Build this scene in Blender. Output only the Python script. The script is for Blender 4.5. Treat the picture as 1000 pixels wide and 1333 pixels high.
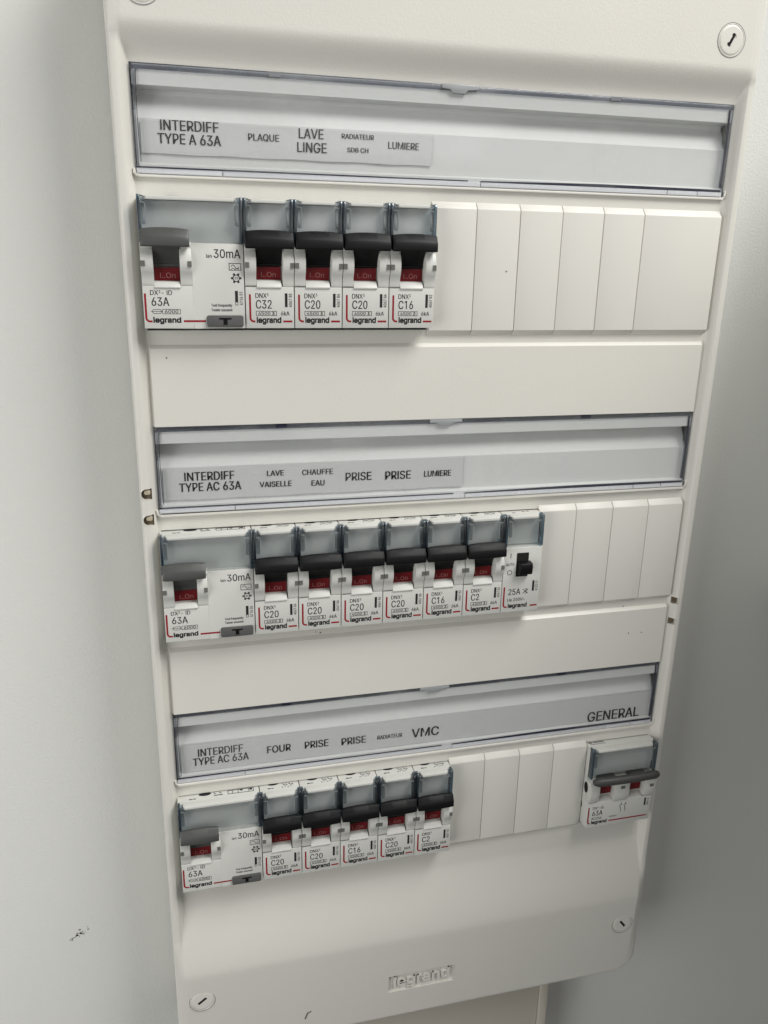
import bpy, bmesh, math, random, json
from mathutils import Matrix, Vector
random.seed(7)
S = 0.001                                   # everything below is written in millimetres
for o in list(bpy.data.objects):
    bpy.data.objects.remove(o)
scene = bpy.context.scene
COL = scene.collection

# ------------------------------------------------------------------ camera
R = ((0.9704146176, -0.2406803468, 0.0191948045),
     (-0.0548595201, -0.2972141781, -0.9532335314),
     (0.2351295450, 0.9239787351, -0.3016245913))
CAM = Vector((-103.139, -309.146, 137.966)) * S
cam_d = bpy.data.cameras.new('camera')
cam = bpy.data.objects.new('camera', cam_d)
COL.objects.link(cam)
cam.matrix_world = Matrix(((R[0][0], -R[1][0], -R[2][0], CAM[0]),
                           (R[0][1], -R[1][1], -R[2][1], CAM[1]),
                           (R[0][2], -R[1][2], -R[2][2], CAM[2]),
                           (0, 0, 0, 1)))
cam_d.sensor_fit = 'HORIZONTAL'
cam_d.sensor_width = 36
cam_d.lens = 1062.694 * 36 / 1000
cam_d.clip_start = 0.01
cam_d.clip_end = 100
scene.camera = cam

# ------------------------------------------------------------------ light
world = bpy.data.worlds.new('World')
scene.world = world
world.use_nodes = True
wn = world.node_tree
bg = wn.nodes['Background']
bg.inputs[0].default_value = (1.0, 0.98, 0.95, 1)
bg.inputs[1].default_value = 0.09

def area(name, loc, target, sx, sy, power, col=(1, 1, 1)):
    d = bpy.data.lights.new(name, 'AREA')
    d.shape = 'RECTANGLE'; d.size = sx; d.size_y = sy; d.energy = power; d.color = col
    o = bpy.data.objects.new(name, d); COL.objects.link(o)
    o.location = loc
    o.rotation_euler = (Vector(target) - Vector(loc)).to_track_quat('-Z', 'Y').to_euler()
    return o

area('ceiling_light', (0.50, -0.50, 0.95), (0, 0, 0.0), 0.6, 0.5, 13.8, (1.0, 0.985, 0.965))
area('room_light', (-0.66, -0.42, 0.0), (-0.16, 0, -0.05), 0.5, 0.7, 3.0, (1.0, 0.995, 0.975))
area('window_light', (0.35, -2.0, 0.45), (0, 0, 0.1), 1.1, 0.8, 2.8, (1.0, 1.0, 1.0))

scene.view_settings.view_transform = 'Standard'
scene.view_settings.look = 'None'
scene.view_settings.gamma = 1
scene.view_settings.use_curve_mapping = False
scene.view_settings.exposure = 0.17

# ------------------------------------------------------------------ materials
def mat(name, col, rough=0.45, spec=0.5, bump=0.0, bscale=900.0, vary=0.0, vscale=6.0, metallic=0.0):
    m = bpy.data.materials.new(name); m.use_nodes = True
    nt = m.node_tree; b = nt.nodes['Principled BSDF']
    b.inputs['Base Color'].default_value = (*col, 1)
    b.inputs['Roughness'].default_value = rough
    b.inputs['Specular IOR Level'].default_value = spec
    b.inputs['Metallic'].default_value = metallic
    tc = nt.nodes.new('ShaderNodeTexCoord')
    if vary:
        n = nt.nodes.new('ShaderNodeTexNoise'); n.inputs['Scale'].default_value = vscale
        n.inputs['Detail'].default_value = 6; n.inputs['Roughness'].default_value = 0.6
        nt.links.new(tc.outputs['Object'], n.inputs['Vector'])
        mx = nt.nodes.new('ShaderNodeMix'); mx.data_type = 'RGBA'
        mx.inputs['A'].default_value = (*[c * (1 - vary) for c in col], 1)
        mx.inputs['B'].default_value = (*[min(1, c * (1 + vary)) for c in col], 1)
        nt.links.new(n.outputs['Fac'], mx.inputs['Factor'])
        nt.links.new(mx.outputs['Result'], b.inputs['Base Color'])
        mr = nt.nodes.new('ShaderNodeMapRange')
        mr.inputs['To Min'].default_value = max(0.05, rough - 0.12); mr.inputs['To Max'].default_value = min(1, rough + 0.12)
        nt.links.new(n.outputs['Fac'], mr.inputs['Value'])
        nt.links.new(mr.outputs['Result'], b.inputs['Roughness'])
    if bump:
        n2 = nt.nodes.new('ShaderNodeTexNoise'); n2.inputs['Scale'].default_value = bscale
        n2.inputs['Detail'].default_value = 4
        nt.links.new(tc.outputs['Object'], n2.inputs['Vector'])
        bp = nt.nodes.new('ShaderNodeBump'); bp.inputs['Strength'].default_value = bump
        bp.inputs['Distance'].default_value = 0.0004
        nt.links.new(n2.outputs['Fac'], bp.inputs['Height'])
        nt.links.new(bp.outputs['Normal'], b.inputs['Normal'])
    return m

def clear(name, tint, refl=0.06, rough=0.12, glare_haze=0.10):
    """thin clear plastic: light passes with a faint tint, the surface mirrors a little"""
    m = bpy.data.materials.new(name); m.use_nodes = True
    nt = m.node_tree; nt.nodes.clear()
    out = nt.nodes.new('ShaderNodeOutputMaterial')
    t = nt.nodes.new('ShaderNodeBsdfTransparent'); t.inputs[0].default_value = (*tint, 1)
    g = nt.nodes.new('ShaderNodeBsdfGlossy'); g.inputs['Roughness'].default_value = rough
    g.inputs[0].default_value = (1, 1, 1, 1)
    lw = nt.nodes.new('ShaderNodeLayerWeight'); lw.inputs[0].default_value = 0.5
    f = nt.nodes.new('ShaderNodeMath'); f.operation = 'POWER'; f.inputs[1].default_value = 4.0
    nt.links.new(lw.outputs['Facing'], f.inputs[0])
    tc = nt.nodes.new('ShaderNodeTexCoord')
    n = nt.nodes.new('ShaderNodeTexNoise'); n.inputs['Scale'].default_value = 45; n.inputs['Detail'].default_value = 5
    nt.links.new(tc.outputs['Object'], n.inputs['Vector'])
    mr = nt.nodes.new('ShaderNodeMapRange'); mr.inputs['To Min'].default_value = rough * 0.5; mr.inputs['To Max'].default_value = rough * 2.2
    nt.links.new(n.outputs['Fac'], mr.inputs['Value']); nt.links.new(mr.outputs['Result'], g.inputs['Roughness'])
    mul = nt.nodes.new('ShaderNodeMath'); mul.operation = 'MULTIPLY_ADD'; mul.inputs[1].default_value = 0.6; mul.inputs[2].default_value = refl
    nt.links.new(f.outputs[0], mul.inputs[0])
    mx = nt.nodes.new('ShaderNodeMixShader')
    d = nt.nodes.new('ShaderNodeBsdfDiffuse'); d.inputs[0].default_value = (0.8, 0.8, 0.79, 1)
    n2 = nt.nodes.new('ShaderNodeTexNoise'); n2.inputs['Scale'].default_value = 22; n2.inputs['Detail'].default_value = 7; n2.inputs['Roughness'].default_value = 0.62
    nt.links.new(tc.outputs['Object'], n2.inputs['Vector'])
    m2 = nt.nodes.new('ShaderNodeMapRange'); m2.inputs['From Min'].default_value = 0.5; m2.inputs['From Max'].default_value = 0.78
    m2.inputs['To Min'].default_value = 0.0; m2.inputs['To Max'].default_value = glare_haze  # patchy white haze painted in for glare on the plastic
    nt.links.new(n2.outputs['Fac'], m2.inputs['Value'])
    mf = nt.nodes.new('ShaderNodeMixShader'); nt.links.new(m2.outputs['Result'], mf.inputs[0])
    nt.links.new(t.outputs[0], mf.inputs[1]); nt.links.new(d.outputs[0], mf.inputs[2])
    nt.links.new(mul.outputs[0], mx.inputs[0]); nt.links.new(mf.outputs[0], mx.inputs[1]); nt.links.new(g.outputs[0], mx.inputs[2])
    nt.links.new(mx.outputs[0], out.inputs[0])
    return m

M = {}
M['cover'] = mat('warm white moulded plastic', (0.648, 0.634, 0.584), 0.36, 0.5, bump=0.16, bscale=1400, vary=0.03, vscale=11)
M['blank'] = mat('warm white blanking plastic', (0.643, 0.63, 0.584), 0.45, 0.4, bump=0.08, bscale=1800, vary=0.02, vscale=14)
M['wall'] = mat('grey painted plaster', (0.67, 0.675, 0.645), 0.8, 0.2, bump=0.45, bscale=1000, vary=0.03, vscale=7)
M['trunk'] = mat('grey white trunking plastic', (0.50, 0.47, 0.41), 0.5, 0.4, bump=0.1, bscale=1500, vary=0.02)
M['body'] = mat('light grey breaker plastic', (0.57, 0.572, 0.54), 0.42, 0.4, bump=0.06, bscale=2500, vary=0.03, vscale=60)
M['insert'] = mat('pale label insert', (0.58, 0.595, 0.585), 0.55, 0.4, vary=0.03, vscale=40)
M['black'] = mat('black handle plastic', (0.004, 0.004, 0.0045), 0.48, 0.22, bump=0.1, bscale=2600)
M['grey'] = mat('grey handle plastic', (0.058, 0.059, 0.056), 0.48, 0.5, bump=0.1, bscale=2600, vary=0.05, vscale=80)
M['midgrey'] = mat('dark grey button plastic', (0.085, 0.085, 0.083), 0.5, 0.4, bump=0.1, bscale=2600)
M['red'] = mat('dark red flag plastic', (0.15, 0.005, 0.008), 0.5, 0.3)
M['redink'] = mat('red print', (0.25, 0.012, 0.018), 0.5, 0.3)
M['ink'] = mat('black print', (0.018, 0.018, 0.02), 0.55, 0.3)
M['softink'] = mat('grey print', (0.10, 0.10, 0.10), 0.6, 0.3)
M['flagink'] = mat('faded flag print', (0.32, 0.14, 0.125), 0.5, 0.3)
M['smoke_tint'] = mat('smoky seam plastic', (0.20, 0.205, 0.22), 0.25, 0.5)
M['lilac'] = mat('bright plastic lip', (0.64, 0.65, 0.68), 0.25, 0.6, vary=0.05, vscale=60)  # lit ledge of the clear cover painted into the colour
M['blue'] = mat('dark blue seam', (0.02, 0.022, 0.045), 0.3, 0.5)  # also paints the dark edge-light lines of the clear windows
M['dark'] = mat('dark hollow', (0.02, 0.019, 0.017), 0.8, 0.1)
M['brown'] = mat('brown hollow', (0.16, 0.13, 0.09), 0.8, 0.1)
M['tan'] = mat('tan tongue', (0.42, 0.37, 0.27), 0.5, 0.3)
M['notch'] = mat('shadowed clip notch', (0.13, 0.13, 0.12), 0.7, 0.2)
M['paper'] = mat('grey white paper', (0.60, 0.605, 0.60), 0.85, 0.15, bump=0.15, bscale=900, vary=0.03, vscale=30)
M['holder'] = mat('white holder plastic', (0.66, 0.665, 0.655), 0.6, 0.35, vary=0.03, vscale=14)
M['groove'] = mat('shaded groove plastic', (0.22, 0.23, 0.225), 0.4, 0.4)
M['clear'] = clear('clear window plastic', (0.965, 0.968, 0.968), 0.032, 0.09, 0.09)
M['smoke'] = clear('smoky clear plastic edge', (0.62, 0.635, 0.67), 0.10, 0.2)  # edge-light look of clear plastic put into the tint
M['teal'] = clear('blue tinted clear edge', (0.34, 0.44, 0.51), 0.09, 0.2)
M['flap'] = clear('clear flap plastic', (0.90, 0.91, 0.91), 0.06, 0.18)
M['frost'] = mat('frosted clear plastic', (0.33, 0.34, 0.35), 0.25, 0.55, vary=0.05, vscale=50)

# ------------------------------------------------------------------ mesh helpers (millimetres)
def fin(bm, name, m, parent=None, loc=None, bev=0.0, seg=2, smooth=34):
    bmesh.ops.remove_doubles(bm, verts=bm.verts, dist=1e-5)
    bmesh.ops.recalc_face_normals(bm, faces=bm.faces)
    if bev:
        es = [e for e in bm.edges if len(e.link_faces) == 2 and e.calc_face_angle(0) > 0.6]
        bmesh.ops.bevel(bm, geom=es, offset=bev, segments=seg, affect='EDGES', clamp_overlap=True, profile=0.5)
        bmesh.ops.recalc_face_normals(bm, faces=bm.faces)
    lim = math.radians(smooth)
    for f in bm.faces: f.smooth = True
    for e in bm.edges:
        e.smooth = len(e.link_faces) == 2 and e.calc_face_angle(0) < lim
    for v in bm.verts: v.co *= S
    me = bpy.data.meshes.new(name); bm.to_mesh(me); bm.free()
    me.materials.append(m)
    o = bpy.data.objects.new(name, me); COL.objects.link(o)
    if parent: o.parent = parent
    if loc: o.location = [c * S for c in loc]
    return o

def box(bm, x0, x1, y0, y1, z0, z1):
    v = [bm.verts.new(c) for c in ((x0, y0, z0), (x1, y0, z0), (x1, y1, z0), (x0, y1, z0),
                                   (x0, y0, z1), (x1, y0, z1), (x1, y1, z1), (x0, y1, z1))]
    for q in ((3, 2, 1, 0), (4, 5, 6, 7), (0, 1, 5, 4), (1, 2, 6, 5), (2, 3, 7, 6), (3, 0, 4, 7)):
        bm.faces.new([v[i] for i in q])

def prism_x(bm, prof, x0, x1):
    a = [bm.verts.new((x0, y, z)) for y, z in prof]; b = [bm.verts.new((x1, y, z)) for y, z in prof]
    n = len(prof)
    bm.faces.new(a); bm.faces.new(b[::-1])
    for i in range(n):
        bm.faces.new((a[i], b[i], b[(i + 1) % n], a[(i + 1) % n]))

def prism_y(bm, out, y0, y1):
    a = [bm.verts.new((x, y0, z)) for x, z in out]; b = [bm.verts.new((x, y1, z)) for x, z in out]
    n = len(out)
    bm.faces.new(a); bm.faces.new(b[::-1])
    for i in range(n):
        bm.faces.new((a[i], b[i], b[(i + 1) % n], a[(i + 1) % n]))

def disc(cx, cz, r, n=28):
    return [(cx + r * math.cos(2 * math.pi * i / n), cz + r * math.sin(2 * math.pi * i / n)) for i in range(n)]

def rrect(x0, x1, z0, z1, r, n=5):
    o = []
    for cx, cz, a in ((x1 - r, z1 - r, 0), (x0 + r, z1 - r, 90), (x0 + r, z0 + r, 180), (x1 - r, z0 + r, 270)):
        for i in range(n + 1):
            t = math.radians(a + 90 * i / n); o.append((cx + r * math.cos(t), cz + r * math.sin(t)))
    return o

def stroke(bm, pts, w, y0, y1):
    """a printed line of width w through pts (x, z)"""
    n = len(pts); L = []; Rr = []
    for i in range(n):
        p = Vector(pts[i]); a = Vector(pts[max(0, i - 1)]); b = Vector(pts[min(n - 1, i + 1)])
        d = (b - a).normalized(); nn = Vector((-d.y, d.x)) * w / 2
        L.append(p + nn); Rr.append(p - nn)
    for i in range(n - 1):
        prism_y(bm, [L[i], L[i + 1], Rr[i + 1], Rr[i]], y0, y1)

def ring(bm, out, inn, y0, y1):
    n = len(out)
    for i in range(n):
        j = (i + 1) % n
        prism_y(bm, [out[i], out[j], inn[j], inn[i]], y0, y1)

def rect_ring(bm, x0, x1, z0, z1, w, y0, y1):
    ring(bm, [(x0, z0), (x1, z0), (x1, z1), (x0, z1)], [(x0 + w, z0 + w), (x1 - w, z0 + w), (x1 - w, z1 - w), (x0 + w, z1 - w)], y0, y1)

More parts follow.
